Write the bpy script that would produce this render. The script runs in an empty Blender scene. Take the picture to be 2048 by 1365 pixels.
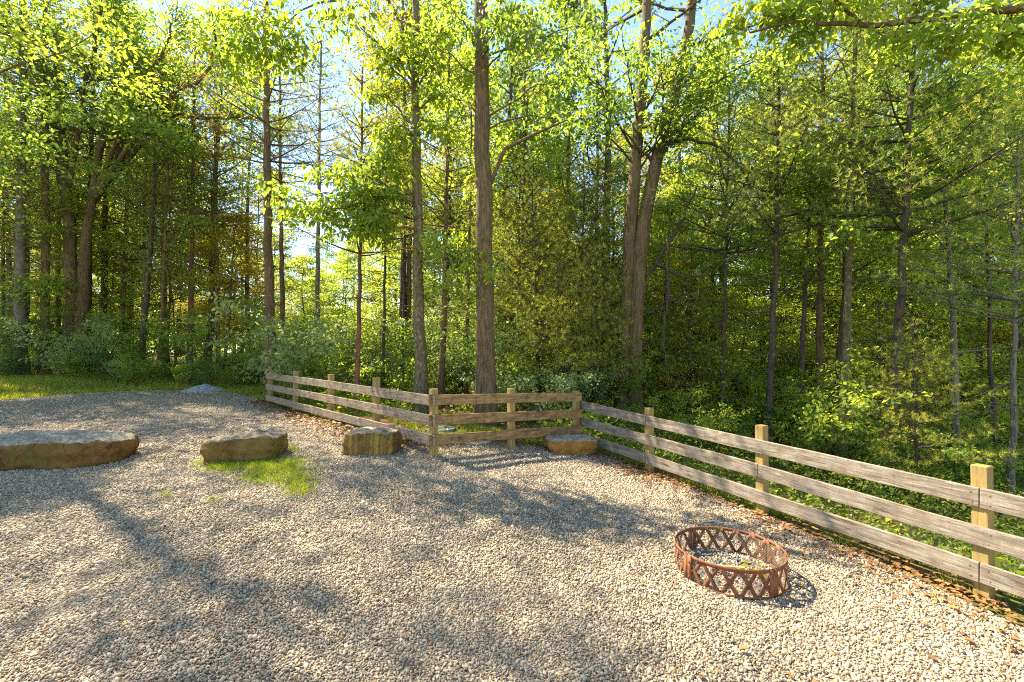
import bpy, bmesh, math, random
import numpy as np
from mathutils import Vector, Matrix, noise as mnoise
from mathutils.geometry import delaunay_2d_cdt

rng = np.random.default_rng(11)
random.seed(11)
SC = bpy.context.scene
COL = SC.collection
PI = math.pi

# ------------------------------------------------------------------ camera
F = 910.0
CAMZ = 1.75
PITCH = math.atan(20.5 / F)
cam_d = bpy.data.cameras.new("camera")
cam_d.sensor_width = 36.0
cam_d.lens = 36.0 * F / 2048.0
cam_d.clip_end = 2000
cam = bpy.data.objects.new("camera", cam_d)
COL.objects.link(cam)
cam.location = (0, 0, CAMZ)
cam.rotation_euler = (PI / 2 + PITCH, 0, 0)
SC.camera = cam


def ray(px, py):
    a, c = (px - 1024.0) / F, (682.5 - py) / F
    return np.array([a, math.cos(PITCH) - c * math.sin(PITCH), math.sin(PITCH) + c * math.cos(PITCH)])


def at(px, py, Y):
    """the place in the world that the photograph shows at a pixel, Y metres ahead"""
    r = ray(px, py)
    return np.array([0, 0, CAMZ]) + r * (Y / r[1])


# ------------------------------------------------------------------ terrain
CTRL = np.array([
    (3.29, 3.2, .0), (4.0, 1.66, 0), (2.57, 4.74, .06), (1.86, 6.3, .05), (1.12, 7.66, .15), (.02, 6.56, .32), (-1.03, 5.91, .40),
    (-2.18, 7.1, .43), (-3.29, 8.11, .46), (-4.73, 9.81, .44), (-5.88, 10.95, .50), (0, 0, 0), (-3, 0, 0), (3, 0, 0), (0, 2.5, 0),
    (1.7, 3.5, 0), (-3, 3, .06), (.8, 5, .16), (-2, 5, .27), (-4, 5, .30), (-9, 14.2, .52), (-11, 11, .58), (-10, 7, .5), (-7, 5, .3), (-5, 8, .42),
    (-17, 17, .75), (-16, 18, .9), (-11, 18, .75), (-7, 17, .55), (-3, 14, .5), (-3, 20, .5), (0, 10, .32), (0, 12, .3), (0, 20, .15), (0, 40, .1),
    (-20, 40, 1.3), (-40, 30, 1.6), (-40, 5, 1.0), (-20, 5, .7), (0, -12, 0), (-20, -12, .3), (12, -12, 0), (8, 60, 0), (-20, 80, 1.5)])
DX = np.array([-20, 1.66, 3.2, 4.74, 6.3, 7.66, 10, 13, 20, 40, 150])
DY = np.array([14.0, 4.0, 3.29, 2.57, 1.86, 1.12, 1.3, 2.0, 4.0, 9.0, 30.])


def sst(a, b, x):
    t = np.clip((x - a) / (b - a), 0, 1)
    return t * t * (3 - 2 * t)


def g(x, y):
    x = np.atleast_1d(np.asarray(x, float)); y = np.atleast_1d(np.asarray(y, float))
    out = np.empty(x.shape)
    fx, fy, fo = x.ravel(), y.ravel(), out.ravel()
    for i in range(0, len(fx), 20000):
        a, b = fx[i:i + 20000, None], fy[i:i + 20000, None]
        d2 = (a - CTRL[None, :, 0]) ** 2 + (b - CTRL[None, :, 1]) ** 2
        m = d2.min(1, keepdims=True)
        s2 = (.85 + .33 * np.sqrt(m)) ** 2
        w = np.exp(-(d2 - m) / (2 * s2))
        z = (w * CTRL[None, :, 2]).sum(1) / w.sum(1)
        d = (a[:, 0] - np.interp(b[:, 0], DX, DY)) * .9
        z = z - .3 * sst(.15, 1.2, d) - .17 * np.maximum(d - .6, 0) * (1 / (1 + np.maximum(d - .6, 0) / 28))
        fo[i:i + 20000] = z + .012 * np.sin(a[:, 0] * 2.1 + 1.3 * np.sin(b[:, 0] * 1.7)) * sst(0, 3, np.abs(d))
    return out


def g1(x, y):
    return float(g(x, y)[0])


def on_ground(px, py):
    z = .2
    r = ray(px, py)
    for _ in range(25):
        t = (z - CAMZ) / r[2]
        z = .5 * z + .5 * g1(r[0] * t, r[1] * t)
    t = (z - CAMZ) / r[2]
    return np.array([r[0] * t, r[1] * t, z])


# ------------------------------------------------------------------ mesh helpers
class MB:
    def __init__(s):
        s.V = []; s.T = []; s.Q = []; s.rt = []; s.rq = []; s.n = 0

    def add(s, V, faces, rnd=None):
        V = np.asarray(V, np.float32).reshape(-1, 3)
        faces = np.asarray(faces, np.int32)
        r = np.zeros(len(faces), np.float32) if rnd is None else np.broadcast_to(np.asarray(rnd, np.float32), (len(faces),))
        (s.T if faces.shape[1] == 3 else s.Q).append(faces + s.n)
        (s.rt if faces.shape[1] == 3 else s.rq).append(r)
        s.V.append(V); s.n += len(V)

    def mesh(s, name, smooth=False):
        me = bpy.data.meshes.new(name)
        if not s.n:
            return me
        V = np.concatenate(s.V)
        T = np.concatenate(s.T) if s.T else np.zeros((0, 3), np.int32)
        Q = np.concatenate(s.Q) if s.Q else np.zeros((0, 4), np.int32)
        me.vertices.add(len(V)); me.vertices.foreach_set("co", V.ravel())
        idx = np.concatenate([T.ravel(), Q.ravel()]).astype(np.int32)
        me.loops.add(len(idx)); me.loops.foreach_set("vertex_index", idx)
        nf = len(T) + len(Q)
        me.polygons.add(nf)
        st = np.concatenate([np.arange(len(T)) * 3, len(T) * 3 + np.arange(len(Q)) * 4]).astype(np.int32)
        me.polygons.foreach_set("loop_start", st)
        if smooth:
            me.polygons.foreach_set("use_smooth", np.ones(nf, bool))
        r = np.concatenate(s.rt + s.rq).astype(np.float32)
        a = me.attributes.new("rnd", 'FLOAT', 'FACE'); a.data.foreach_set("value", r)
        me.update(calc_edges=True)
        return me

    def obj(s, name, mat, parent=None, smooth=False):
        return mkobj(name, s.mesh(name, smooth), mat, parent)


def mkobj(name, me, mat, parent=None):
    o = bpy.data.objects.new(name, me)
    COL.objects.link(o)
    if mat is not None:
        me.materials.clear(); me.materials.append(mat)
    if parent is not None:
        o.parent = parent
    return o


def tag(o, label, cat, group=None):
    o["label"] = label; o["category"] = cat
    if group: o["group"] = group
    return o


def thing(name, label, cat, loc=(0, 0, 0), rz=0, group=None):
    o = bpy.data.objects.new(name, None)
    o.empty_display_size = .2
    COL.objects.link(o)
    o.location = [float(c) for c in loc]; o.rotation_euler = (0, 0, rz)
    return tag(o, label, cat, group)


def kind(o, k):
    o["kind"] = k
    return o


def unit(a):
    return a / np.maximum(np.linalg.norm(a, axis=-1, keepdims=True), 1e-9)


def rvec(n):
    return unit(rng.normal(size=(n, 3)))


def tube(mb, pts, rad, k=6, wob=0., cap=True, flute=0):
    pts = np.asarray(pts, float); rad = np.asarray(rad, float); n = len(pts)
    t = unit(np.gradient(pts, axis=0))
    ref = np.array([1., 0, 0]) if abs(t[0][0]) < .8 else np.array([0, 1., 0])
    u = unit(np.cross(t, ref)); v = np.cross(t, u)
    ang = np.linspace(0, 2 * PI, k, endpoint=False)
    R = np.repeat(rad[:, None], k, 1)
    if wob:
        R = R * (1 + wob * rng.normal(size=R.shape))
    if flute:
        R = R * (1 + flute * np.sin(ang * 5 + 1)[None, :] * np.exp(-np.arange(n) / 2.5)[:, None])
    P = pts[:, None, :] + R[:, :, None] * (np.cos(ang)[None, :, None] * u[:, None, :] + np.sin(ang)[None, :, None] * v[:, None, :])
    i = np.arange(n - 1)[:, None] * k; j = np.arange(k)[None, :]; j2 = (j + 1) % k
    q = np.stack([i + j, i + j2, i + k + j2, i + k + j], -1).reshape(-1, 4)
    mb.add(P.reshape(-1, 3), q, rng.random())


def cones(mb, P0, P1, r0, r1, k=3):
    """many straight twigs at once"""
    P0 = np.asarray(P0, float); P1 = np.asarray(P1, float); n = len(P0)
    if n == 0: return
    t = unit(P1 - P0)
    u = unit(np.cross(t, rvec(n))); v = np.cross(t, u)
    ang = np.linspace(0, 2 * PI, k, endpoint=False)
    r0 = np.broadcast_to(r0, (n,)); r1 = np.broadcast_to(r1, (n,))
    c = np.cos(ang)[None, :, None] * u[:, None] + np.sin(ang)[None, :, None] * v[:, None]
    A = P0[:, None] + c * r0[:, None, None]; B = P1[:, None] + c * r1[:, None, None]
    V = np.concatenate([A, B], 1).reshape(-1, 3)
    b = np.arange(n)[:, None] * 2 * k; j = np.arange(k)[None]; j2 = (j + 1) % k
    q = np.stack([b + j, b + j2, b + k + j2, b + k + j], -1).reshape(-1, 4)
    mb.add(V, q, np.repeat(rng.random(n), k))


def leaves(mb, P, D, N, L, W, rnd, shape=0):
    """leaf blades folded on the midrib: P base, D along, N up"""
    n = len(P)
    if n == 0: return
    D = unit(D); S = unit(np.cross(D, N)); N = np.cross(S, D)
    L = np.broadcast_to(L, (n,))[:, None]; W = np.broadcast_to(W, (n,))[:, None]
    if shape == 0:
        V = np.stack([P, P + D * L * .45 + S * W * .5 + N * W * .13, P + D * L - N * L * .08, P + D * L * .45 - S * W * .5 + N * W * .13], 1).reshape(-1, 3)
        b = np.arange(n)[:, None] * 4
        mb.add(V, b + np.arange(4)[None], rnd)
    else:
        V = np.stack([P, P + D * L * .28 + S * W * .45 + N * W * .12, P + D * L * .66 + S * W * .34 + N * W * .05, P + D * L - N * L * .16,
                      P + D * L * .66 - S * W * .34 + N * W * .05, P + D * L * .28 - S * W * .45 + N * W * .12, P + D * L * .4], 1).reshape(-1, 3)
        b = np.arange(n)[:, None] * 7
        q = np.concatenate([b + np.array([[0, 1, 2, 6]]), b + np.array([[6, 2, 3, 3]])[:, :4]], 0)
        T = np.concatenate([b + np.array([[6, 2, 3]]), b + np.array([[6, 3, 4]])], 0)
        Q = np.concatenate([b + np.array([[0, 1, 2, 6]]), b + np.array([[0, 6, 4, 5]])], 0)
        r = np.asarray(rnd, np.float32)
        mb.add(V, Q, np.concatenate([r, r]))
        mb.T.append((T + (mb.n - len(V))).astype(np.int32)); mb.rt.append(np.concatenate([r, r]).astype(np.float32))


def cluster_leaves(mb, C, R, per, size, flat=.5, droop=.25, shape=0, aspect=.55, up=.8, spread=.25):
    """a spray of leaves around every centre C (radius R); leaves of one spray have a similar tone"""
    n = len(C)
    if n == 0: return
    cnt = rng.poisson(per, n)
    idx = np.repeat(np.arange(n), cnt); m = len(idx)
    off = rvec(m) * (rng.random((m, 1)) ** .45)
    R = np.broadcast_to(R, (n,))
    P = C[idx] + off * R[idx][:, None] * np.array([1, 1, flat])
    out = off * np.array([1, 1, .2]) + rvec(m) * .7
    D = unit(out) + np.array([0, 0, -droop])
    N = np.array([0, 0, up]) + rvec(m) * (1 - up * .45)
    tone = np.clip(rng.random(n)[idx] * (1 - spread) + rng.random(m) * spread, 0, 1)
    L = size * (.65 + .7 * rng.random(m))
    leaves(mb, P, D, N, L, L * aspect * (.8 + .4 * rng.random(m)), tone, shape)


def tufts(mb, P, D, per, ln, w, rnd):
    n = len(P)
    if n == 0: return
    idx = np.repeat(np.arange(n), per); m = len(idx)
    d = unit(unit(D)[idx] * .75 + rvec(m) * .85 + np.array([0, 0, .12]))
    s = unit(np.cross(d, rvec(m)))
    L = (ln * (.7 + .6 * rng.random(m)))[:, None]
    V = np.stack([P[idx] + s * w / 2, P[idx] - s * w / 2, P[idx] + d * L], 1).reshape(-1, 3)
    mb.add(V, np.arange(m * 3).reshape(-1, 3), np.asarray(rnd)[idx] * .8 + rng.random(m) * .2)


# ------------------------------------------------------------------ materials
def newmat(name):
    m = bpy.data.materials.new(name); m.use_nodes = True
    nt = m.node_tree; nt.nodes.clear()
    return m, nt


def N_(nt, t, **kw):
    n = nt.nodes.new(t)
    for k, v in kw.items():
        if k in n.inputs.keys() if hasattr(n.inputs, 'keys') else False:
            n.inputs[k].default_value = v
        else:
            setattr(n, k, v)
    return n


def ramp(nt, fac, stops, interp='LINEAR'):
    r = nt.nodes.new('ShaderNodeValToRGB'); r.color_ramp.interpolation = interp
    e = r.color_ramp.elements
    while len(e) < len(stops): e.new(.5)
    for el, (p, c) in zip(e, stops):
        el.position = p; el.color = (*c, 1)
    nt.links.new(fac, r.inputs[0])
    return r.outputs[0]


def noise(nt, vec, scale, detail=4, rough=.6, dist=0.):
    n = nt.nodes.new('ShaderNodeTexNoise')
    n.inputs['Scale'].default_value = scale; n.inputs['Detail'].default_value = detail
    n.inputs['Roughness'].default_value = rough; n.inputs['Distortion'].default_value = dist
    if vec is not None: nt.links.new(vec, n.inputs['Vector'])
    return n.outputs['Fac']


def coords(nt, which='Object', scale=(1, 1, 1)):
    t = nt.nodes.new('ShaderNodeTexCoord'); m = nt.nodes.new('ShaderNodeMapping')
    m.inputs['Scale'].default_value = scale
    nt.links.new(t.outputs[which], m.inputs[0])
    return m.outputs[0]


def worldpos(nt, scale=(1, 1, 1)):
    t = nt.nodes.new('ShaderNodeNewGeometry'); m = nt.nodes.new('ShaderNodeMapping')
    m.inputs['Scale'].default_value = scale
    nt.links.new(t.outputs['Position'], m.inputs[0])
    return m.outputs[0]


def mix(nt, fac, a, b, mode='MIX'):
    m = nt.nodes.new('ShaderNodeMix'); m.data_type = 'RGBA'; m.blend_type = mode
    if isinstance(fac, (int, float)): m.inputs[0].default_value = fac
    else: nt.links.new(fac, m.inputs[0])
    for s, v in ((6, a), (7, b)):
        if isinstance(v, tuple): m.inputs[s].default_value = (*v, 1)
        else: nt.links.new(v, m.inputs[s])
    return m.outputs[2]


def math_(nt, op, a, b=None):
    m = nt.nodes.new('ShaderNodeMath'); m.operation = op
    for i, v in enumerate((a, b)):
        if v is None: continue
        if isinstance(v, (int, float)): m.inputs[i].default_value = v
        else: nt.links.new(v, m.inputs[i])
    return m.outputs[0]


def attr(nt, name='rnd'):
    a = nt.nodes.new('ShaderNodeAttribute'); a.attribute_name = name
    return a.outputs['Fac']


def finish(nt, col, rough=.85, bump=None, bstr=.5, bdist=.02, spec=.3, metal=0.):
    p = nt.nodes.new('ShaderNodeBsdfPrincipled'); o = nt.nodes.new('ShaderNodeOutputMaterial')
    if isinstance(col, tuple): p.inputs['Base Color'].default_value = (*col, 1)
    else: nt.links.new(col, p.inputs['Base Color'])
    if isinstance(rough, (int, float)): p.inputs['Roughness'].default_value = rough
    else: nt.links.new(rough, p.inputs['Roughness'])
    p.inputs['Specular IOR Level'].default_value = spec
    p.inputs['Metallic'].default_value = metal
    if bump is not None:
        b = nt.nodes.new('ShaderNodeBump'); b.inputs['Strength'].default_value = bstr; b.inputs['Distance'].default_value = bdist
        nt.links.new(bump, b.inputs['Height']); nt.links.new(b.outputs[0], p.inputs['Normal'])
    nt.links.new(p.outputs[0], o.inputs[0])
    return p


def leaf_mat(name, stops, trans=1.5, tfac=.5, rough=.5, tint=(1.0, .95, .45)):
    m, nt = newmat(name)
    oi = nt.nodes.new('ShaderNodeObjectInfo')
    f = math_(nt, 'ADD', math_(nt, 'MULTIPLY', attr(nt), .8), math_(nt, 'MULTIPLY', oi.outputs['Random'], .2))
    c = ramp(nt, f, stops)
    p = nt.nodes.new('ShaderNodeBsdfPrincipled')
    nt.links.new(c, p.inputs['Base Color']); p.inputs['Roughness'].default_value = rough
    p.inputs['Specular IOR Level'].default_value = .35
    t = nt.nodes.new('ShaderNodeBsdfTranslucent')
    tc = mix(nt, 1.0, c, tuple(trans * k for k in tint), 'MULTIPLY')
    nt.links.new(tc, t.inputs['Color'])
    ms = nt.nodes.new('ShaderNodeMixShader'); ms.inputs[0].default_value = tfac
    nt.links.new(p.outputs[0], ms.inputs[1]); nt.links.new(t.outputs[0], ms.inputs[2])
    o = nt.nodes.new('ShaderNodeOutputMaterial'); nt.links.new(ms.outputs[0], o.inputs[0])
    return m


LEAF_BRIGHT = leaf_mat("leaf_bright", [(0, (0.099, 0.158, 0.026)), (.4, (0.184, 0.255, 0.036)), (.8, (0.282, 0.328, 0.050)), (1, (0.382, 0.351, 0.068))], trans=2.2, tfac=.58)
LEAF_MID = leaf_mat("leaf_mid", [(0, (0.081, 0.138, 0.031)), (.45, (0.153, 0.232, 0.042)), (.85, (0.253, 0.309, 0.054)), (1, (0.379, 0.356, 0.065))], trans=2.1, tfac=.56)
LEAF_DARK = leaf_mat("leaf_dark", [(0, (0.055, 0.112, 0.035)), (.5, (0.103, 0.176, 0.045)), (.9, (0.168, 0.241, 0.054)), (1, (0.243, 0.273, 0.067))], trans=1.7, tfac=.5)
LEAF_YELLOW = leaf_mat("leaf_yellow", [(0, (.13, .17, .02)), (.4, (.24, .25, .025)), (.8, (.34, .28, .025)), (1, (.40, .22, .02))], trans=1.6, tfac=.55, tint=(1, .9, .4))
LEAF_ORANGE = leaf_mat("leaf_orange", [(0, (.18, .17, .02)), (.4, (.32, .23, .03)), (.75, (.40, .21, .03)), (1, (.40, .16, .03))], trans=1.5, tfac=.55, tint=(1, .8, .4))
LEAF_PALE = leaf_mat("leaf_pale", [(0, (0.123, 0.184, 0.073)), (.5, (0.215, 0.289, 0.110)), (1, (0.337, 0.368, 0.146))], trans=1.6, tfac=.45, rough=.4, tint=(1.150, 1.092, 0.690))
NEEDLE = leaf_mat("needles_green", [(0, (0.114, 0.165, 0.048)), (.5, (0.226, 0.290, 0.068)), (.85, (0.384, 0.367, 0.081)), (1, (0.585, 0.386, 0.092))], trans=1.6, tfac=.45)
NEEDLE_SUN = leaf_mat("needles_sunlit_yellowgreen", [(0, (.15, .185, .035)), (.5, (.24, .275, .045)), (.85, (.32, .31, .055)), (1, (.38, .29, .055))], trans=1.8, tfac=.5)  # yellow-green of sunlit needles put into the colour
NEEDLE_DK = leaf_mat("needles_dark", [(0, (0.054, 0.093, 0.038)), (.5, (0.109, 0.155, 0.054)), (1, (0.198, 0.232, 0.065))], trans=1.5, tfac=.42)
NEEDLE_RUST = leaf_mat("needles_rust", [(0, (.09, .12, .025)), (.5, (.17, .20, .035)), (.72, (.28, .22, .055)), (.9, (.38, .21, .07)), (1, (.44, .20, .08))], trans=1.5, tfac=.45, tint=(1, .9, .55))
GRASS = leaf_mat("grass_blades", [(0, (0.113, 0.165, 0.020)), (.5, (0.192, 0.262, 0.027)), (.9, (0.305, 0.310, 0.041)), (1, (0.407, 0.291, 0.108))], trans=1.7, tfac=.5, rough=.4, tint=(1, .95, .3))
COVER = leaf_mat("ground_cover_leaves", [(0, (0.056, 0.097, 0.020)), (.5, (0.124, 0.184, 0.027)), (.8, (0.226, 0.242, 0.041)), (.93, (0.373, 0.262, 0.041)), (1, (0.395, 0.145, 0.041))], trans=1.8, tfac=.5)
LITTER = leaf_mat("dead_leaves", [(0, (.10, .05, .025)), (.5, (.24, .12, .045)), (.8, (.34, .17, .05)), (1, (.42, .27, .07))], trans=1., tfac=.15, tint=(1, .8, .5))


def bark(name, c0, c1, lichen=None, lam=.5, red=None, zs=.12, scale=28):
    m, nt = newmat(name)
    v = worldpos(nt, (1, 1, zs))
    n1 = noise(nt, v, scale, 5, .7, .3)
    v2 = worldpos(nt, (1, 1, .5))
    n2 = noise(nt, v2, 3.0, 4, .6)
    c = mix(nt, ramp(nt, n1, [(.32, (0, 0, 0)), (.66, (1, 1, 1))]), c0, c1)
    c = mix(nt, ramp(nt, n2, [(.3, (.35, .35, .35)), (.75, (0, 0, 0))]), c, tuple(.55 * k for k in c0))
    if red:
        n5 = noise(nt, worldpos(nt, (1, 1, .25)), 4, 3)
        c = mix(nt, ramp(nt, n5, [(.5, (0, 0, 0)), (.64, (.8, .8, .8))]), c, red)
    if lichen:
        n3 = noise(nt, v2, 26, 5, .7)
        c = mix(nt, ramp(nt, n3, [(lam, (0, 0, 0)), (lam + .07, (.85, .85, .85))]), c, lichen)
    finish(nt, c, .9, n1, .9, .035, .2)
    return m


BARK_BROWN = bark("bark_brown", (.065, .042, .022), (.27, .18, .085), (.20, .21, .10), .58)
BARK_GREY = bark("bark_grey", (.08, .068, .050), (.29, .245, .175), (.30, .32, .24), .55)
BARK_LICHEN = bark("bark_lichen", (.075, .06, .035), (.24, .18, .085), (.30, .28, .14), .53, zs=.3, scale=22)
BARK_DARK = bark("bark_dark", (.035, .028, .02), (.15, .115, .07), (.16, .17, .10), .6)
BARK_RED = bark("bark_reddish", (.07, .045, .03), (.23, .13, .075), None, .5, red=(.34, .13, .06))
BARK_PALE = bark("bark_pale", (.25, .24, .21), (.55, .53, .48), None, .5, zs=1.5, scale=10)
BARK_OAK = bark("bark_oak", (.065, .045, .024), (.27, .185, .09), (.20, .20, .10), .57, scale=22)


def gravel_stone_mat():
    m, nt = newmat("gravel_stones_material")
    c = ramp(nt, attr(nt), [(0, (.14, .11, .075)), (.14, (.26, .21, .143)), (.35, (.35, .287, .196)), (.6, (.42, .347, .24)), (.85, (.50, .42, .295)), (.95, (.33, .22, .11)), (1, (.27, .135, .065))])
    n = noise(nt, worldpos(nt), 60, 4)
    c = mix(nt, .35, c, ramp(nt, n, [(.3, (.55, .52, .48)), (.7, (1, 1, 1))]), 'MULTIPLY')
    finish(nt, c, .8, n, .3, .004, .3)
    return m


def gravel_sheet_mat():
    m, nt = newmat("gravel_lot_material")
    v = worldpos(nt)
    vo = nt.nodes.new('ShaderNodeTexVoronoi'); vo.inputs['Scale'].default_value = 46; nt.links.new(v, vo.inputs['Vector'])
    sep = nt.nodes.new('ShaderNodeSeparateColor'); nt.links.new(vo.outputs['Color'], sep.inputs[0])
    c = ramp(nt, sep.outputs[0], [(0, (.18, .148, .104)), (.3, (.27, .222, .155)), (.6, (.335, .278, .198)), (.9, (.40, .337, .242)), (1, (.37, .25, .13))])
    dk = ramp(nt, vo.outputs['Distance'], [(.25, (1, 1, 1)), (.75, (.55, .52, .48))])
    c = mix(nt, 1., c, dk, 'MULTIPLY')
    n2 = noise(nt, v, .9, 4)
    c = mix(nt, ramp(nt, n2, [(.45, (0, 0, 0)), (.75, (.4, .4, .4))]), c, (.40, .30, .21))
    h = math_(nt, 'SUBTRACT', 1.0, vo.outputs['Distance'])
    finish(nt, c, .85, h, 1., .03, .25)
    return m


def floor_mat():
    m, nt = newmat("forest_floor_material")
    v = worldpos(nt)
    n1 = noise(nt, v, 9, 6, .7, .5); n2 = noise(nt, v, .5, 4); n3 = noise(nt, v, 40, 3)
    c = ramp(nt, n1, [(.25, (.05, .032, .018)), (.5, (.15, .085, .036)), (.68, (.27, .155, .06)), (.85, (.36, .24, .10))])
    c = mix(nt, ramp(nt, n2, [(.42, (0, 0, 0)), (.6, (.85, .85, .85))]), c, (.085, .12, .022))
    c = mix(nt, .4, c, ramp(nt, n3, [(.3, (.4, .4, .4)), (.7, (1, 1, 1))]), 'MULTIPLY')
    finish(nt, c, .95, n1, .8, .05, .1)
    return m


def rail_mat(name, c0, c1, stain):
    m, nt = newmat(name)
    oi = nt.nodes.new('ShaderNodeObjectInfo')
    t = nt.nodes.new('ShaderNodeTexCoord'); mp = nt.nodes.new('ShaderNodeMapping')
    nt.links.new(t.outputs['Object'], mp.inputs[0]); mp.inputs['Scale'].default_value = (1.6, 20, 20)
    cx = nt.nodes.new('ShaderNodeCombineXYZ')
    nt.links.new(math_(nt, 'MULTIPLY', oi.outputs['Random'], 37.), cx.inputs[0])
    nt.links.new(cx.outputs[0], mp.inputs['Location'])
    n1 = noise(nt, mp.outputs[0], 2.2, 7, .72, .6)
    v2 = coords(nt, 'Object', (5, 7, 7)); n2 = noise(nt, v2, 1.4, 6, .75)
    vs = coords(nt, 'Object', (40, 3, 3)); n4 = noise(nt, vs, 1.5, 3)      # saw marks across the board
    c = mix(nt, ramp(nt, n1, [(.3, (0, 0, 0)), (.68, (1, 1, 1))]), c0, c1)
    c = mix(nt, ramp(nt, n2, [(.42, (0, 0, 0)), (.66, (.75, .75, .75))]), c, stain)
    c = mix(nt, .3, c, ramp(nt, n4, [(.3, (.6, .6, .6)), (.7, (1, 1, 1))]), 'MULTIPLY')
    c = mix(nt, .5, c, ramp(nt, n1, [(.34, (.18, .16, .13)), (.42, (1, 1, 1))]), 'MULTIPLY')
    finish(nt, c, .9, n1, .7, .008, .2)
    return m


RAIL_GREY = rail_mat("weathered_grey_board", (.085, .066, .048), (.42, .36, .275), (.16, .11, .07))
RAIL_TAN = rail_mat("weathered_tan_board", (.15, .11, .065), (.44, .36, .25), (.19, .11, .06))
RAIL_SHADE_BROWN = rail_mat("weathered_shade_brown_board", (.15, .09, .04), (.46, .285, .12), (.08, .055, .026))  # browner partly for shade and warm bounce put into the board colour


def post_mat():
    m, nt = newmat("treated_post_wood")
    n1 = noise(nt, coords(nt, 'Object', (30, 30, 1.2)), 1.6, 6, .7, .8)
    n2 = noise(nt, coords(nt, 'Object', (3, 3, 3)), 2, 4)
    c = ramp(nt, n1, [(.27, (.12, .07, .022)), (.45, (.29, .19, .062)), (.72, (.41, .285, .105))])
    c = mix(nt, ramp(nt, n2, [(.45, (0, 0, 0)), (.7, (.6, .6, .6))]), c, (.17, .15, .045))
    finish(nt, c, .85, n1, .4, .006, .2)
    return m


POST = post_mat()


def rock_mat(name, c0, c1, c2, moss, streak=0., tb=1.):
    m, nt = newmat(name)
    v = coords(nt, 'Object')
    n1 = noise(nt, v, 4.5, 6, .65, .4); n2 = noise(nt, v, 26, 5, .7); n3 = noise(nt, coords(nt, 'Object', (1, 1, .4)), 6, 4, .6, .6)
    c = ramp(nt, n1, [(.28, c0), (.52, c1), (.75, c2)])
    c = mix(nt, ramp(nt, n3, [(.48, (0, 0, 0)), (.66, (.75, .75, .75))]), c, moss)
    if streak:
        n5 = noise(nt, coords(nt, 'Object', (9, .2, .25)), 1.3, 2, .5)
        c = mix(nt, ramp(nt, n5, [(.40, (0, 0, 0)), (.5, (streak, streak, streak)), (.57, (0, 0, 0))]), c, (.06, .045, .02))
        c = mix(nt, ramp(nt, n5, [(.56, (0, 0, 0)), (.62, (streak, streak, streak)), (.72, (0, 0, 0))]), c, (.45, .32, .06))
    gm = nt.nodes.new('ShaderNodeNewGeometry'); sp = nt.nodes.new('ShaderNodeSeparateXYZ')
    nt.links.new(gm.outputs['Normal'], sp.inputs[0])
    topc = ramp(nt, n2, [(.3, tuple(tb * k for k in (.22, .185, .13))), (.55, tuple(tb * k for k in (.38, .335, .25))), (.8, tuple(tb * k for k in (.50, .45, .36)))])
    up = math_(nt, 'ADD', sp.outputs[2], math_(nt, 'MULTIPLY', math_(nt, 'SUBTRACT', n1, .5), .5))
    c = mix(nt, ramp(nt, up, [(.62, (0, 0, 0)), (.85, (.9, .9, .9))]), c, topc)   # sunlight put into the colour of upward faces
    c = mix(nt, .5, c, ramp(nt, n2, [(.25, (.35, .35, .35)), (.6, (1, 1, 1))]), 'MULTIPLY')
    vo = nt.nodes.new('ShaderNodeTexVoronoi'); vo.feature = 'DISTANCE_TO_EDGE'; vo.inputs['Scale'].default_value = 2.6
    wv = nt.nodes.new('ShaderNodeMix'); wv.data_type = 'VECTOR'
    nz = nt.nodes.new('ShaderNodeTexNoise'); nz.inputs['Scale'].default_value = 3; nt.links.new(v, nz.inputs['Vector'])
    wv.inputs[0].default_value = .35; nt.links.new(v, wv.inputs[4]); nt.links.new(nz.outputs['Color'], wv.inputs[5])
    nt.links.new(wv.outputs[1], vo.inputs['Vector'])
    cr = ramp(nt, vo.outputs['Distance'], [(0, (.25, .22, .18)), (.012, (1, 1, 1))])
    c = mix(nt, .8, c, cr, 'MULTIPLY')
    finish(nt, c, .9, math_(nt, 'ADD', n2, math_(nt, 'MULTIPLY', n1, 1.5)), .8, .03, .2)
    return m


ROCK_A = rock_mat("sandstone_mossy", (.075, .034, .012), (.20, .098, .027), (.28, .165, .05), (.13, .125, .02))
ROCK_B = rock_mat("sandstone_greenish", (.085, .042, .014), (.20, .11, .03), (.26, .175, .05), (.14, .14, .024), 0., .62)  # duller top colour: shade painted onto this boulder's upper face
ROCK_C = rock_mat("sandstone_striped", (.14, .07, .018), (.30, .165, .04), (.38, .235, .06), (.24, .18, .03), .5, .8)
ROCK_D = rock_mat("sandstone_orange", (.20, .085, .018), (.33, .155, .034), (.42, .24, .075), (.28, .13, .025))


def rust_mat():
    m, nt = newmat("rusty_steel")
    v = coords(nt, 'Object')
    n1 = noise(nt, v, 9, 6, .7); n2 = noise(nt, v, 60, 4, .7)
    c = ramp(nt, n1, [(.3, (.085, .042, .026)), (.5, (.21, .082, .034)), (.68, (.30, .135, .045)), (.85, (.28, .165, .10))])
    c = mix(nt, .6, c, ramp(nt, n2, [(.3, (.45, .4, .38)), (.65, (1, 1, 1))]), 'MULTIPLY')
    finish(nt, c, .75, n2, .35, .004, .35, .15)
    return m


RUST = rust_mat()


def plain(name, c, rough=.7, var=.25, scale=12, bstr=.2):
    m, nt = newmat(name)
    n = noise(nt, coords(nt), scale, 5, .65)
    col = mix(nt, ramp(nt, n, [(.3, (0, 0, 0)), (.7, (1, 1, 1))]), tuple(k * (1 - var) for k in c), tuple(min(1, k * (1 + var)) for k in c))
    finish(nt, col, rough, n, bstr, .01, .3)
    return m


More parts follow.
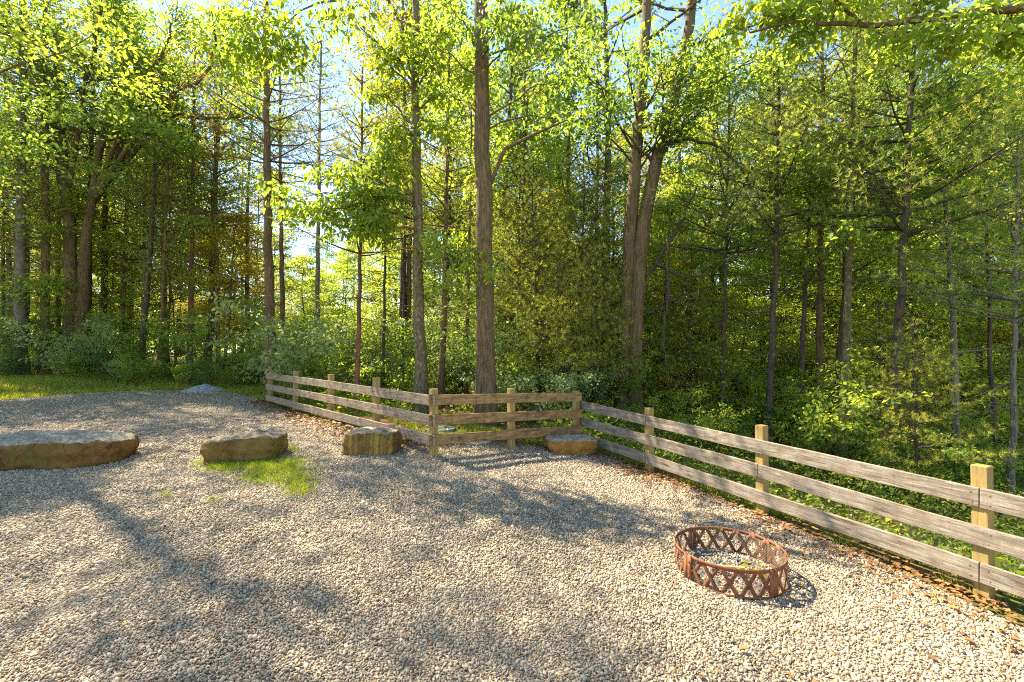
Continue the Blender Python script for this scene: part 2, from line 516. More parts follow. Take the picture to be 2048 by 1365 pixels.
LID = plain("pale_green_plastic", (.42, .47, .38), .5, .18)
LID2 = plain("grey_green_plastic", (.13, .18, .14), .5, .2)
WIRE = plain("rusty_wire", (.26, .20, .15), .7)
NAIL_HOLE_DARK = plain("dark_nails_and_hole_shade", (.05, .045, .04), .9)  # near-black for nail heads and the painted shade of the birdhouse hole
PILE = plain("grey_crushed_stone", (.26, .27, .29), .9, .5, 30, 1.)

# ------------------------------------------------------------------ ground
GRAVEL_PX = [(-500, 818), (0, 803), (120, 793), (220, 786), (380, 782), (450, 788), (500, 795), (532, 808), (590, 833), (655, 853), (705, 872), (790, 893), (850, 886), (905, 880), (1000, 887),
             (1080, 897), (1195, 909), (1292, 951), (1400, 990), (1517, 1035), (1700, 1104), (1945, 1218), (2100, 1300)]
edge = [on_ground(*p)[:2] for p in GRAVEL_PX]
poly = [np.array([-13.5, 13.]) if False else edge[0]] + edge[1:] + [np.array([4.1, -4.]), np.array([-16, -4.])]
dense = []
for a, b in zip(poly, poly[1:] + poly[:1]):
    n = max(1, int(np.linalg.norm(b - a) / .25))
    for i in range(n):
        dense.append(a + (b - a) * i / n)
dense = np.array(dense)
jit = np.array([[mnoise.noise(Vector((p[0] * 1.3, p[1] * 1.3, 3))), mnoise.noise(Vector((p[0] * 1.3, p[1] * 1.3, 9)))] for p in dense])
dense = dense + jit * .12


def in_poly(x, y, P=dense):
    x = np.asarray(x); y = np.asarray(y)
    ins = np.zeros(x.shape, bool)
    j = len(P) - 1
    for i in range(len(P)):
        xi, yi = P[i]; xj, yj = P[j]
        if yi != yj:
            c = ((yi > y) != (yj > y)) & (x < (xj - xi) * (y - yi) / (yj - yi) + xi)
            ins ^= c
        j = i
    return ins


def ground_sheet():
    # one sheet to the horizon, fine near the camera
    u = np.linspace(-1, 1, 261); xs = 1.0 + np.sinh(u * 5.2) * 2.2
    v = np.linspace(-.45, 1, 281); ys = 7 + np.sinh(v * 5.2) * 2.6
    X, Y = np.meshgrid(xs, ys)
    Z = g(X, Y)
    nx = len(xs); ny = len(ys)
    V = np.stack([X, Y, Z], -1).reshape(-1, 3)
    i = (np.arange(ny - 1)[:, None] * nx + np.arange(nx - 1)[None]).ravel()
    mb = MB(); mb.add(V, np.stack([i, i + 1, i + nx + 1, i + nx], -1))
    return kind(mb.obj("forest_floor", floor_mat(), smooth=True), 'structure')


ground_sheet()

gx, gy = np.meshgrid(np.arange(-16, 5, .28), np.arange(-4, 16, .28))
gx = gx.ravel() + rng.uniform(-.06, .06, gx.size); gy = gy.ravel() + rng.uniform(-.06, .06, gy.size)
ok = in_poly(gx, gy)
pts2 = [Vector(p) for p in dense] + [Vector((a, b)) for a, b in zip(gx[ok], gy[ok])]
nb = len(dense)
res = delaunay_2d_cdt(pts2, [(i, (i + 1) % nb) for i in range(nb)], [list(range(nb))], 1, 1e-5)
vv = np.array([(p.x, p.y) for p in res[0]])
vz = g(vv[:, 0], vv[:, 1]) + .03
mb = MB(); mb.add(np.column_stack([vv, vz]), np.array([f for f in res[2] if len(f) == 3]))
kind(mb.obj("gravel_lot", gravel_sheet_mat(), smooth=True), 'structure')

ICO = bmesh.new(); bmesh.ops.create_icosphere(ICO, subdivisions=1, radius=1)
ICO_V = np.array([v.co[:] for v in ICO.verts]); ICO_F = np.array([[v.index for v in f.verts] for f in ICO.faces]); ICO.free()


def rotmats(n, tilt=.5):
    q = rng.normal(size=(n, 4)) * np.array([1, tilt, tilt, 1]); q = unit(q)
    w, x, y, z = q.T
    return np.stack([1 - 2 * (y * y + z * z), 2 * (x * y - z * w), 2 * (x * z + y * w), 2 * (x * y + z * w), 1 - 2 * (x * x + z * z), 2 * (y * z - x * w),
                     2 * (x * z - y * w), 2 * (y * z + x * w), 1 - 2 * (x * x + y * y)], -1).reshape(n, 3, 3)


def stones(mb, P, size, sink=.25):
    n = len(P)
    sc = size[:, None] * np.stack([.75 + .5 * rng.random(n), .55 + .35 * rng.random(n), .28 + .26 * rng.random(n)], -1) * .5
    V = ICO_V[None] * (1 + .2 * rng.normal(size=(n, 12, 1))) * sc[:, None]
    V = np.einsum('nij,nkj->nki', rotmats(n), V)
    V += P[:, None]; V[:, :, 2] += (size * (.22 - sink))[:, None]
    Fc = (np.arange(n)[:, None, None] * 12 + ICO_F[None]).reshape(-1, 3)
    mb.add(V.reshape(-1, 3), Fc, np.repeat(rng.random(n), 20))


CLEAR = [(*on_ground(946, 887)[:2], 35 / F * on_ground(946, 887)[1] * 1.02)]


def stone_field():
    mb = MB()
    for (y0, y1, sp, sz) in ((1.9, 3.6, .0135, .0185), (3.6, 5.6, .0160, .0200), (5.6, 8.5, .025, .0235), (8.5, 12.0, .05, .030), (12.0, 15.0, .09, .045)):
        ys = np.arange(y0, y1, sp); xs = np.arange(-y1 * 1.16 - .3, min(4.2, y1 * 1.16 + .3), sp)
        X, Y = np.meshgrid(xs, ys); X = X.ravel(); Y = Y.ravel()
        X = X + rng.uniform(-.5, .5, X.size) * sp; Y = Y + rng.uniform(-.5, .5, Y.size) * sp
        k = (np.abs(X) < Y * 1.16 + .25) & in_poly(X, Y)
        for (lx, ly, lr) in CLEAR: k &= (X - lx) ** 2 + (Y - ly) ** 2 > lr * lr
        X, Y = X[k], Y[k]
        Z = g(X, Y) + .03 + rng.random(len(X)) * .006
        s = sz * np.exp(rng.normal(0, .34, len(X)))
        stones(mb, np.stack([X, Y, Z], -1), np.clip(s, .009, .055))
    o = mb.obj("gravel", gravel_stone_mat())
    kind(o, 'stuff'); tag(o, "loose pale tan and grey crushed stone covering the lot", "gravel")


stone_field()

# ------------------------------------------------------------------ fences
RAILS = {  # post pixel x, post-top y, depth of the rail face, rail centre lines top / middle / bottom
    'left': [(535, 748, 10.95, 752, 774, 795.7), (585, 742.5, 9.70, 758.6, 783, 807.4), (655, 749, 8.37, 769, 797.5, 828), (745, 755, 7.1, 784.4, 816, 851.8), (865, 778.5, 5.91, 802, 841.6, 880.7)],
    'mid': [(865, 778.5, 5.90, 800, 841, 881), (1027, 777.5, 6.69, 796.6, 832, 870), (1157, 782, 7.50, 794, 827.5, 859)],
    'right': [(1157, 782, 7.66, 809.5, 842, 872), (1292, 815.5, 6.21, 841, 879, 917), (1517, 850, 4.71, 891, 942, 992), (1960, 929, 3.2, 996, 1073, 1145.5)]}


def box_bm(sx, sy, sz, bev=.004, seg=1, cuts=0):
    bm = bmesh.new(); bmesh.ops.create_cube(bm, size=1)
    bmesh.ops.scale(bm, vec=(sx, sy, sz), verts=bm.verts)
    if cuts:
        es = [e for e in bm.edges if abs(e.verts[0].co.x - e.verts[1].co.x) > sx * .9]
        bmesh.ops.subdivide_edges(bm, edges=es, cuts=cuts)
    if bev: bmesh.ops.bevel(bm, geom=[e for e in bm.edges if e.calc_face_angle(0) > .5], offset=bev, segments=seg, affect='EDGES')
    return bm


def bm_obj(name, bm, mat, parent=None, smooth=False):
    me = bpy.data.meshes.new(name); bm.to_mesh(me); bm.free()
    if smooth:
        for p in me.polygons: p.use_smooth = True
    return mkobj(name, me, mat, parent)


def frame_obj(o, p, ex, ez):
    ex = Vector(ex).normalized(); ez = (Vector(ez) - ex * Vector(ez).dot(ex)).normalized(); ey = ez.cross(ex)
    M = Matrix((ex, ey, ez)).transposed().to_4x4(); M.translation = Vector(p)
    return M


def board(root, a, b, mat, h=.138, th=.025, over=(0, 0), seed=0):
    a = np.array(a); b = np.array(b); d = b - a; L = np.linalg.norm(d); d /= L
    a = a - d * over[0]; b = b + d * over[1]; L = np.linalg.norm(b - a)
    bm = box_bm(L, th, h, .004, 1, max(3, int(L / .12)))
    for v in bm.verts:                      # sawn boards are never quite straight
        x = v.co.x
        v.co.z += .006 * mnoise.noise(Vector((x * 1.1, seed * 3.7, 1 if v.co.z > 0 else 5))) + .0025 * mnoise.noise(Vector((x * 9, seed, v.co.z * 10)))
        v.co.y += .003 * mnoise.noise(Vector((x * 1.5, seed * 2.2, 8)))
    for nx in (-L / 2 + .045, L / 2 - .045) + ((0.,) if L > 2.6 else ()):
        for nz in (-.034, .034):
            r_ = bmesh.ops.create_cone(bm, cap_ends=True, segments=8, radius1=.005, radius2=.0045, depth=.004, matrix=Matrix.Translation((nx + .006 * math.sin(nz * 900 + seed), -th / 2 - .001, nz)) @ Matrix.Rotation(PI / 2, 4, 'X'))
            for f in {f for v in r_['verts'] for f in v.link_faces}: f.material_index = 1
    o = bm_obj("rail", bm, mat, root)
    o.data.materials.append(NAIL_HOLE_DARK)
    M = frame_obj(o, (a + b) / 2, d, (0, 0, 1))
    o.matrix_local = root.matrix_basis.inverted() @ M
    return o


def post(root, p, top, rz, mat=POST, w=.09):
    gz = g1(p[0], p[1]) - .25
    h = top - gz
    bm = box_bm(w, w, h, .005)
    bmesh.ops.subdivide_edges(bm, edges=[e for e in bm.edges if abs(e.verts[0].co.z - e.verts[1].co.z) > h * .8], cuts=5)
    for v in bm.verts:
        v.co.x += .003 * mnoise.noise(Vector((p[0], v.co.z * 2, 1))); v.co.y += .003 * mnoise.noise(Vector((p[1], v.co.z * 2, 4)))
    o = bm_obj("post", bm, mat, root)
    M = Matrix.Translation((p[0], p[1], gz + h / 2)) @ Matrix.Rotation(rz, 4, 'Z')
    o.matrix_local = root.matrix_basis.inverted() @ M
    return o


def fence(key, name, label, mat, spans, away, over_end, own_posts):
    d = RAILS[key]
    P = [[at(q[0], q[k], q[2]) for q in d] for k in (3, 4, 5)]
    if key == 'right':
        for k in range(3):
            P[k].append(P[k][-1] + (P[k][-1] - P[k][-2]) * np.array([1, 1, 1.0]) + np.array([0, 0, -.0]))
    tops = [at(q[0], q[1], q[2] + .05)[2] for q in d]
    if key == 'right': tops.append(tops[-1] - .03)
    base = P[2][0]
    root = thing(name, label, "fence", (base[0], base[1], g1(base[0], base[1])), group="runs of three-board wooden fence")
    a = np.array(P[0][0]); b = np.array(P[0][-1]); dr = unit((b - a) * np.array([1, 1, 0])); nrm = np.array([-dr[1], dr[0], 0]) * away
    rz = math.atan2(dr[1], dr[0])
    s = 0
    for k in range(3):
        for (i, j) in spans[k]:
            s += 1
            m = len(P[k])
            board(root, P[k][i] + dr * (.002 if i else 0), P[k][j] - dr * .002, mat, over=(over_end[0] if i == 0 else 0, over_end[1] if j == m - 1 else 0), seed=s + len(key) * 11)
            for q in range(i, j):
                pass
    for i in own_posts:
        p = P[2][i] + (nrm * .0605 if not (key == 'mid' and i == 0) else np.array([.0, .075, 0]))
        post(root, p, tops[i], rz + .03 * rng.normal())
    return root


fl = fence('left', "board_fence", "three-board fence run with five posts, receding along the gravel edge to a birdhouse", RAIL_TAN,
           [[(0, 2), (2, 4)], [(0, 2), (2, 4)], [(0, 2), (2, 4)]], 1, (.09, .05), [0, 1, 2, 3])
fm = fence('mid', "board_fence", "short brown three-board fence run facing the viewer, joining the two longer runs", RAIL_SHADE_BROWN,
           [[(0, 2)], [(0, 2)], [(0, 2)]], 1, (.06, .07), [0, 1, 2])
fr = fence('right', "board_fence", "long grey three-board fence run behind the fire ring, above the wooded slope", RAIL_GREY,
           [[(0, 1), (1, 3), (3, 4)], [(0, 2), (2, 4)], [(0, 1), (1, 3), (3, 4)]], 1, (.02, .1), [1, 2, 3, 4])


def birdhouse():
    q = RAILS['left'][0]
    p = at(q[0], 750, q[2] + .06)
    root = thing("birdhouse", "tiny wooden birdhouse with flat overhanging roof on the far fence end post", "birdhouse", p, .6)
    bm = box_bm(.10, .10, .13, .003)
    o = bm_obj("body", bm, POST, root); o.location = (0, 0, .055)
    bm = box_bm(.19, .17, .022, .003)
    o = bm_obj("roof", bm, RAIL_TAN, root); o.location = (0, 0, .132)
    bm = bmesh.new(); bmesh.ops.create_cone(bm, cap_ends=True, segments=16, radius1=.018, radius2=.018, depth=.01)
    o = bm_obj("entrance_hole_shade", bm, NAIL_HOLE_DARK, root); o.location = (0, -.052, .07); o.rotation_euler = (PI / 2, 0, 0)  # solid dark disc painted as the shade inside the opening


birdhouse()


# ------------------------------------------------------------------ boulders
def boulder(name, label, mat, loc, size, rz, seed, p=5., rough=.05, shear=(0, 0), taper=.1, topdip=0.):
    w, d, h = size
    bm = bmesh.new(); bmesh.ops.create_cube(bm, size=2)
    bmesh.ops.subdivide_edges(bm, edges=bm.edges[:], cuts=26, use_grid_fill=True)
    for v in bm.verts:
        c = v.co
        nrm = (abs(c.x) ** p + abs(c.y) ** p + abs(c.z) ** p) ** (1 / p)
        q = c / nrm
        q.x *= 1 + taper * (-q.z) * .5 + shear[0] * q.z
        q.y *= 1 + taper * (-q.z) * .3
        n1 = mnoise.noise(Vector((q.x * w * 2.0 + seed, q.y * d * 2.0, q.z * h * 2.0)))
        n2 = mnoise.noise(Vector((q.x * w * 6 + seed, q.y * d * 6, q.z * h * 6 + 4)))
        n3 = mnoise.noise(Vector((q.x * w * 18 + seed, q.y * d * 18, q.z * h * 18 + 7)))
        lay = math.sin((q.z * h * 24) + 3 * n1) * .006 if abs(c.z) < .999 else 0
        k = 1 + 0
        pos = Vector((q.x * w / 2, q.y * d / 2, q.z * h / 2))
        out = Vector((q.x, q.y, q.z * .7)).normalized()
        pos += out * (rough * n1 * 1.6 + rough * .55 * n2 + rough * .22 * n3 + lay)
        if c.z > .9: pos.z += topdip * (math.sin(q.x * 2.4 + .5)) + .02 * n2
        v.co = pos
    zmin = -h / 2
    bmesh.ops.translate(bm, verts=bm.verts, vec=(0, 0, h / 2 - .05))
    o = bm_obj(name, bm, mat, None, True)
    o.location = [float(c) for c in loc]; o.rotation_euler = (0, 0, rz)
    try:
        o.data.set_sharp_from_angle(angle=math.radians(38))
    except Exception:
        pass
    return tag(o, label, "boulder", "sandstone boulders set out on the gravel")


def rock_at(px0, px1, base_y, depth, **kw):
    c = on_ground((px0 + px1) / 2, base_y)
    w = (px1 - px0) / F * c[1]
    y = c[1] + depth / 2 - .02
    x = c[0] * y / c[1]
    return (x, y, g1(x, y)), w


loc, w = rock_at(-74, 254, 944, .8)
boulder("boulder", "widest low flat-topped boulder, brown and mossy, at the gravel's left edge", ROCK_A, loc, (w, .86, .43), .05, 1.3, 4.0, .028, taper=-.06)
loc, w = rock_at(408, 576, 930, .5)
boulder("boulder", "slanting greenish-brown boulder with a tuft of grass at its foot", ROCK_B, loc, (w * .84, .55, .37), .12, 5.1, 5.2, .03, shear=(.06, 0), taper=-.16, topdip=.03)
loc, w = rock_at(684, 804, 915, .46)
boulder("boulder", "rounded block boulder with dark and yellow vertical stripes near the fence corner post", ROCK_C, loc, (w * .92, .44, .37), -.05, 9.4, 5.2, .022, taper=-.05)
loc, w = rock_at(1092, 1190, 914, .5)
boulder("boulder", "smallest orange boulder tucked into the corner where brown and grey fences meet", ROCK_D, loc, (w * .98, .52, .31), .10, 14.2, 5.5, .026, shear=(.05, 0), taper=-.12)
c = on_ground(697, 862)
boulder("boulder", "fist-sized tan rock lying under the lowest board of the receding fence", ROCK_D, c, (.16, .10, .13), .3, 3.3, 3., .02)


# ------------------------------------------------------------------ lids, mound, stump
def lid(px, py, wpx, mat, label, dz=0.):
    c = on_ground(px, py) + np.array([0, 0, dz]); r = wpx / 2 / F * c[1]
    root = thing("septic_lid", label, "access lid", c)
    bm = bmesh.new()
    prof = [(0, .060), (r * .2, .060), (r * .75, .052), (r * .9, .048), (r * .92, .058), (r * .98, .055), (r, .045), (r * 1.01, -.04)]
    vs = [bm.verts.new((a, 0, b)) for a, b in prof]
    es = [bm.edges.new((vs[i], vs[i + 1])) for i in range(len(vs) - 1)]
    bmesh.ops.spin(bm, geom=vs + es, cent=(0, 0, 0), axis=(0, 0, 1), angle=2 * PI, steps=48)
    bmesh.ops.remove_doubles(bm, verts=bm.verts, dist=1e-4)
    bm_obj("cover", bm, mat, root, True)
    bm = bmesh.new()
    for k in range(6):
        a = k * PI / 3
        m = Matrix.Rotation(a, 4, 'Z') @ Matrix.Translation((r * .52, 0, .058))
        r_ = bmesh.ops.create_cube(bm, size=1, matrix=m @ Matrix.Diagonal((r * .55, .014, .012, 1)))
    bm_obj("rib", bm, mat, root)


lid(880, 859, 62, LID2, "dull green round lid in the grass behind the brown fence's corner post", -.03)
lid(946, 887, 70, LID, "pale whitish-green round lid lying flush under the brown fence's lowest board")


def mound():
    c = on_ground(382, 788)
    w = 94 / F * c[1]
    mbm = bmesh.new(); bmesh.ops.create_grid(mbm, x_segments=44, y_segments=36, size=1)
    for v in mbm.verts:
        x, y = v.co.x, v.co.y
        r2 = math.sqrt((x * (1.0 if x < 0 else .95)) ** 2 + y * y)
        h = max(0, 1 - r2) ** .85 * .30
        h += .03 * mnoise.noise(Vector((x * 5, y * 5, 0))) + .035 * mnoise.noise(Vector((x * 14, y * 14, 3)))
        v.co = Vector((x * w * .56, y * .75, h - .05))
    o = bm_obj("stone_pile", mbm, PILE, None, False)
    o.location = (c[0], c[1] + .55, c[2]); tag(o, "low grey heap of crushed stone at the far end of the gravel lot", "stone pile")
    c = at(374, 765, c[1] + 1.9)
    gz = g1(c[0], c[1])
    root = thing("tree_stump", "short upright sawn stump standing just behind the grey stone heap", "stump", (c[0], c[1], gz))
    mb = MB(); t = np.linspace(0, 1, 6)
    hh = at(374, 757, c[1])[2] - gz
    tube(mb, np.stack([t * .02, t * 0, -.1 + t * (hh + .1)], -1), .055 + .03 * (1 - t) ** 2, 12, .03)
    mb.obj("bark_column", BARK_BROWN, root, True)
    bm = bmesh.new(); bmesh.ops.create_circle(bm, cap_ends=True, segments=12, radius=.055)
    o = bm_obj("cut_face", bm, POST, root); o.location = (.02, 0, hh + .001)


mound()


# ------------------------------------------------------------------ fire ring
def fire_ring():
    cx, cy = 1.665, 3.53
    R, H = .385, .205
    root = thing("fire_ring", "round rusty steel fire ring with cut-out crossed lattice sides on the gravel", "fire ring", (cx, cy, g1(cx, cy) + .03), .35)
    npan, per = 4, 5
    pitch = 2 * PI / (npan * per)

    def strip(mb, a0, z0, a1, z1, wd, r, th=.0035, n=8):
        t = np.linspace(0, 1, n)
        a = a0 + (a1 - a0) * t; z = z0 + (z1 - z0) * t
        L = math.hypot((a1 - a0) * r, z1 - z0); na, nz = -(z1 - z0) / L, (a1 - a0) * r / L
        V = []
        for rr in (r - th / 2, r + th / 2):
            for s in (-1, 1):
                aa = a + s * wd / 2 * na / r; zz = np.clip(z + s * wd / 2 * nz, 0.001, H - .001)
                V.append(np.stack([np.cos(aa) * rr, np.sin(aa) * rr, zz], -1))
        V = np.array(V)  # 4,n,3
        q = []
        for (c0, c1) in ((0, 1), (1, 3), (3, 2), (2, 0)):
            for i in range(n - 1):
                q.append((c0 * n + i, c1 * n + i, c1 * n + i + 1, c0 * n + i + 1))
        q.append((0, 2 * n, 3 * n, n)); q.append((n - 1, 2 * n - 1, 4 * n - 1, 3 * n - 1))
        mb.add(V.reshape(-1, 3), q)

    for p in range(npan):
        mb = MB(); a0 = p * per * pitch; a1 = a0 + per * pitch; e = .002
        strip(mb, a0 + e, H - .0145, a1 - e, H - .0145, .028, R + .0045, n=24)
        strip(mb, a0 + e, .010, a1 - e, .010, .020, R + .0045, n=24)
        strip(mb, a0 + .05, .005, a0 + .05, H - .005, .036, R + .0085, n=3)
        strip(mb, a1 - .05, .005, a1 - .05, H - .005, .036, R + .0085, n=3)
        for k in range(per):
            b = a0 + k * pitch
            strip(mb, b + .012, .006, b + pitch - .012, H - .012, .028, R, th=.003)
            strip(mb, b + pitch - .012, .006, b + .012, H - .012, .028, R + .0032, th=.003)
        o = mb.obj("ring_panel", RUST, root)
        for z in (.05, .15):
            for aa in (a0 + .05,):
                bm = bmesh.new()
                M = Matrix.Rotation(aa, 4, 'Z') @ Matrix.Translation((R + .014, 0, z)) @ Matrix.Rotation(PI / 2, 4, 'Y')
                bmesh.ops.create_cone(bm, cap_ends=True, segments=8, radius1=.007, radius2=.006, depth=.008, matrix=M)
                bm_obj("bolt", bm, RUST, o)
    mb = MB()                                   # fine spark screen just inside the lattice
    n = 190
    a = np.linspace(0, 2 * PI, n, endpoint=False); r = R - .006
    cones(mb, np.stack([np.cos(a) * r, np.sin(a) * r, a * 0 + .01], -1), np.stack([np.cos(a) * r, np.sin(a) * r, a * 0 + H - .03], -1), .0008, .0008)
    for z in np.linspace(.015, H - .03, 14):
        A = np.stack([np.cos(a) * r, np.sin(a) * r, a * 0 + z], -1)
        cones(mb, A, np.roll(A, -1, 0), .0008, .0008)
    mb.obj("wire_screen", WIRE, root)
    # what lies in the ring
    mb = MB()
    n = 260
    rr = np.sqrt(rng.random(n)) * .33; aa = rng.random(n) * 2 * PI
    X = cx + rr * np.cos(aa); Y = cy + rr * np.sin(aa)
    stones(mb, np.stack([X, Y, g(X, Y) + .035], -1), .03 + .03 * rng.random(n))
    o = mb.obj("ash_shade_stones", plain("ash_and_shade_dark", (.10, .095, .09), .9, .6, 25)); kind(o, 'stuff'); tag(o, "stones darkened for ash and painted shade lying inside the rusty fire ring", "ash_shade_stones")  # stone colour darkened for some ash and for the shadow inside the ring
    mb = MB()
    q = np.array([cx - .02, cy - .03, g1(cx, cy) + .085])
    tube(mb, [q + np.array([-.10, .02, .0]), q, q + np.array([.11, -.03, .005])], [.012, .015, .010], 8, .08)
    o = mb.obj("firewood_stick", plain("split_wood", (.42, .27, .11))); tag(o, "short pale stick of wood lying inside the fire ring", "stick")
    mb = MB()
    n = 11
    P = np.column_stack([cx + .08 + rng.normal(0, .07, n), cy - .05 + rng.normal(0, .05, n), np.full(n, g1(cx, cy) + .075) + rng.random(n) * .03])
    leaves(mb, P, rvec(n) * np.array([1, 1, .2]), np.array([0, 0, 1]) + rvec(n) * .6, .07, .045, .3 + .6 * rng.random(n), 1)
    o = mb.obj("fallen_leaves", LEAF_YELLOW); kind(o, 'stuff'); tag(o, "curled yellow fallen leaves lying inside the fire ring", "leaves")


fire_ring()


# ------------------------------------------------------------------ trees
class Trunk:
    def __init__(s, pts, r0, r1, flare=1.45):
        P = np.asarray(pts, float)
        d = np.concatenate([[0], np.cumsum(np.linalg.norm(np.diff(P, axis=0), axis=1))])
        n = max(10, int(d[-1] / .45))
        t = np.linspace(0, d[-1], n)
        if len(P) > 2:      # smooth the corners
            Q = np.stack([np.interp(t, d, P[:, i]) for i in range(3)], -1)
            for _ in range(3):
                Q[1:-1] = .25 * Q[:-2] + .5 * Q[1:-1] + .25 * Q[2:]
        else:
            Q = np.stack([np.interp(t, d, P[:, i]) for i in range(3)], -1)
        Q[1:-1, :2] += rng.normal(0, .012, (n - 2, 2))
        s.P = Q; s.L = d[-1]; s.t = t
        u = t / d[-1]
        s.R = (r0 + (r1 - r0) * u ** .85) * (1 + (flare - 1) * np.exp(-t / .45))

    def pos(s, h):
        h = np.clip(h, 0, s.L)
        return np.stack([np.interp(h, s.t, s.P[:, i]) for i in range(3)], -1)

    def rad(s, h):
        return np.interp(h, s.t, s.R)

    def build(s, mb, k=10):
        Q = s.P.copy(); Q[0, 2] -= .35
        tube(mb, Q, s.R, k, .02, flute=.10)


def curve_pts(p0, d0, L, n, bend=(0, 0, 0), wob=.12):
    p = np.array(p0, float); d = np.array(d0, float); out = [p.copy()]
    for i in range(n):
        d = unit(d + np.array(bend) / n + rng.normal(0, wob, 3) / math.sqrt(n))
        p = p + d * L / n; out.append(p.copy())
    return np.array(out)


def pine_on(tr, wood, ndl, h_dead, h_live, bl, gap=.55, per=5, tper=8, nlen=.12, nw=.010, tuftgap=.16, top=None, rnd_bias=None, deadtw=1.0):
    """whorls of level branches: dead and bare from h_dead, with needles from h_live to the tip"""
    top = top or tr.L
    h = h_dead
    TP, TD, TR = [], [], []
    A0, A1, AR = [], [], []
    while h < top - .25:
        live = h > h_live
        frac = (h - h_live) / max(.1, top - h_live)
        nb = max(2, int(per * (1 if live else .8) + rng.normal(0, .7)))
        az0 = rng.random() * 2 * PI
        for b in range(nb):
            az = az0 + 2 * PI * b / nb + rng.normal(0, .25)
            hh = h + rng.normal(0, .06)
            if live: L = bl * (1 - frac) ** .8 * (.75 + .4 * rng.random()) + .25
            else: L = bl * (.35 + .55 * rng.random()) * (.55 + .45 * (h - h_dead + .5) / max(.6, h_live - h_dead + .5))
            el = (.15 + .5 * max(0, frac)) if live else rng.normal(-.02, .12)
            d = np.array([math.cos(az) * math.cos(el), math.sin(az) * math.cos(el), math.sin(el)])
            p0 = tr.pos(hh)
            pts = curve_pts(p0, d, L, 5, (0, 0, .25 if live else -.25), .10)
            r = min(.035, .008 + .009 * L) * (1 if live else .7)
            tube(wood, pts, np.linspace(r, .003, 6), 4)
            # side twigs lie in the level plane
            nt = int(L / (tuftgap if live else .24 / deadtw))
            if nt < 1: continue
            tt = np.linspace(.22 if live else .2, 1, nt)
            base = np.stack([np.interp(tt * 5, np.arange(6), pts[:, i]) for i in range(3)], -1)
            ax = unit(pts[-1] - pts[0])
            side = np.where(np.arange(nt) % 2 == 0, 1, -1)[:, None]
            lat = unit(np.cross(ax, [0, 0, 1]))
            dirs = unit(ax * .75 + side * lat * (.9 + .2 * rng.random((nt, 1))) + rng.normal(0, .16, (nt, 3)))
            tl = L * .34 * (1.1 - .75 * tt) + .10
            if not live: tl = tl * (.5 + rng.random(nt))
            tip = base + dirs * tl[:, None] + np.array([0, 0, -.04 if not live else .02])
            A0.append(base); A1.append(tip); AR.append(np.full(nt, .0045 if live else .004))
            if live:
                tone = rng.random() if rnd_bias is None else rnd_bias(h / top)
                for k in range(nt):
                    m = max(1, int(tl[k] / tuftgap))
                    f = np.linspace(.35, 1, m)[:, None]
                    TP.append(base[k] + (tip[k] - base[k]) * f); TD.append(np.repeat(dirs[k][None] + np.array([[0, 0, .15]]), m, 0)); TR.append(np.full(m, tone))
                TP.append(pts[-1:]); TD.append(ax[None]); TR.append(np.array([tone]))
            elif deadtw > .7:
                # second-order bare twiglets
                j = rng.random(nt) < .8
                mid = base + (tip - base) * .55
                d2 = unit(dirs + rvec(nt) * .8)
                A0.append(mid[j]); A1.append((mid + d2 * tl[:, None] * .5)[j]); AR.append(np.full(j.sum(), .003))
        h += gap * (.8 + .4 * rng.random())
    if A0: cones(wood, np.concatenate(A0), np.concatenate(A1), np.concatenate(AR), .0018)
    if TP:
        P = np.concatenate(TP); D = np.concatenate(TD); Rn = np.concatenate(TR)
        tufts(ndl, P, D, tper, nlen, nw, np.clip(Rn * .7 + .3 * rng.random(len(Rn)), 0, 1))


def limb_with_leaves(wood, lv, pts, r0, sub, sublen, per, size, cr, flat=.5, droop=.3, shape=0, t0=.3, aspect=.55, rise=.25, k=5, spread=.3):
    """a limb along pts, side shoots from t0 on and a spray of leaves round each shoot"""
    n = len(pts)
    tube(wood, pts, r0 * (1 - .8 * np.linspace(0, 1, n)), k)
    tt = t0 + (1 - t0) * rng.random(sub); tt[-1] = 1.
    base = np.stack([np.interp(tt * (n - 1), np.arange(n), pts[:, i]) for i in range(3)], -1)
    ax = unit(pts[-1] - pts[0])
    d = unit(ax * .6 + rvec(sub) * np.array([1, 1, .5]) + np.array([0, 0, rise]))
    L = sublen * (.5 + .7 * rng.random(sub)) * (1.15 - .5 * tt)
    mid = base + d * (L * .55)[:, None] + rng.normal(0, .05, (sub, 3))
    tip = mid + unit(d + rvec(sub) * .5) * (L * .5)[:, None]
    rr = np.maximum(.004, r0 * .28 * (1 - .5 * tt))
    cones(wood, base, mid, rr, rr * .7, 4); cones(wood, mid, tip, rr * .7, .0025, 3)
    C = np.concatenate([mid + rng.normal(0, .05, (sub, 3)), tip, .5 * (mid + tip)])
    cluster_leaves(lv, C, cr, per, size, flat, droop, shape, aspect, spread=spread)
    return tip


def broad_on(tr, wood, lv, cb, cr_, nl, size=.13, per=14, clr=.38, sub=9, flat=.5, droop=.25, shape=0, up=.35, prof=None, top=None, spread=.35):
    top = top or tr.L
    for i in range(nl):
        f = (i + .5) / nl
        h = cb + (top - cb) * f * .97
        az = i * 2.39996 + rng.normal(0, .35)
        pr = prof(f) if prof else math.sin(PI * min(1, .22 + .78 * f)) ** .6 * (1 - .25 * f)
        L = max(.5, cr_ * pr * (.75 + .5 * rng.random()))
        el = up + .5 * f + rng.normal(0, .12)
        d = np.array([math.cos(az) * math.cos(el), math.sin(az) * math.cos(el), math.sin(el)])
        pts = curve_pts(tr.pos(h), d, L, 6, (0, 0, .12), .22)
        limb_with_leaves(wood, lv, pts, max(.012, float(tr.rad(h)) * .42), sub, L * .42, per, size, clr, flat, droop, shape, spread=spread)


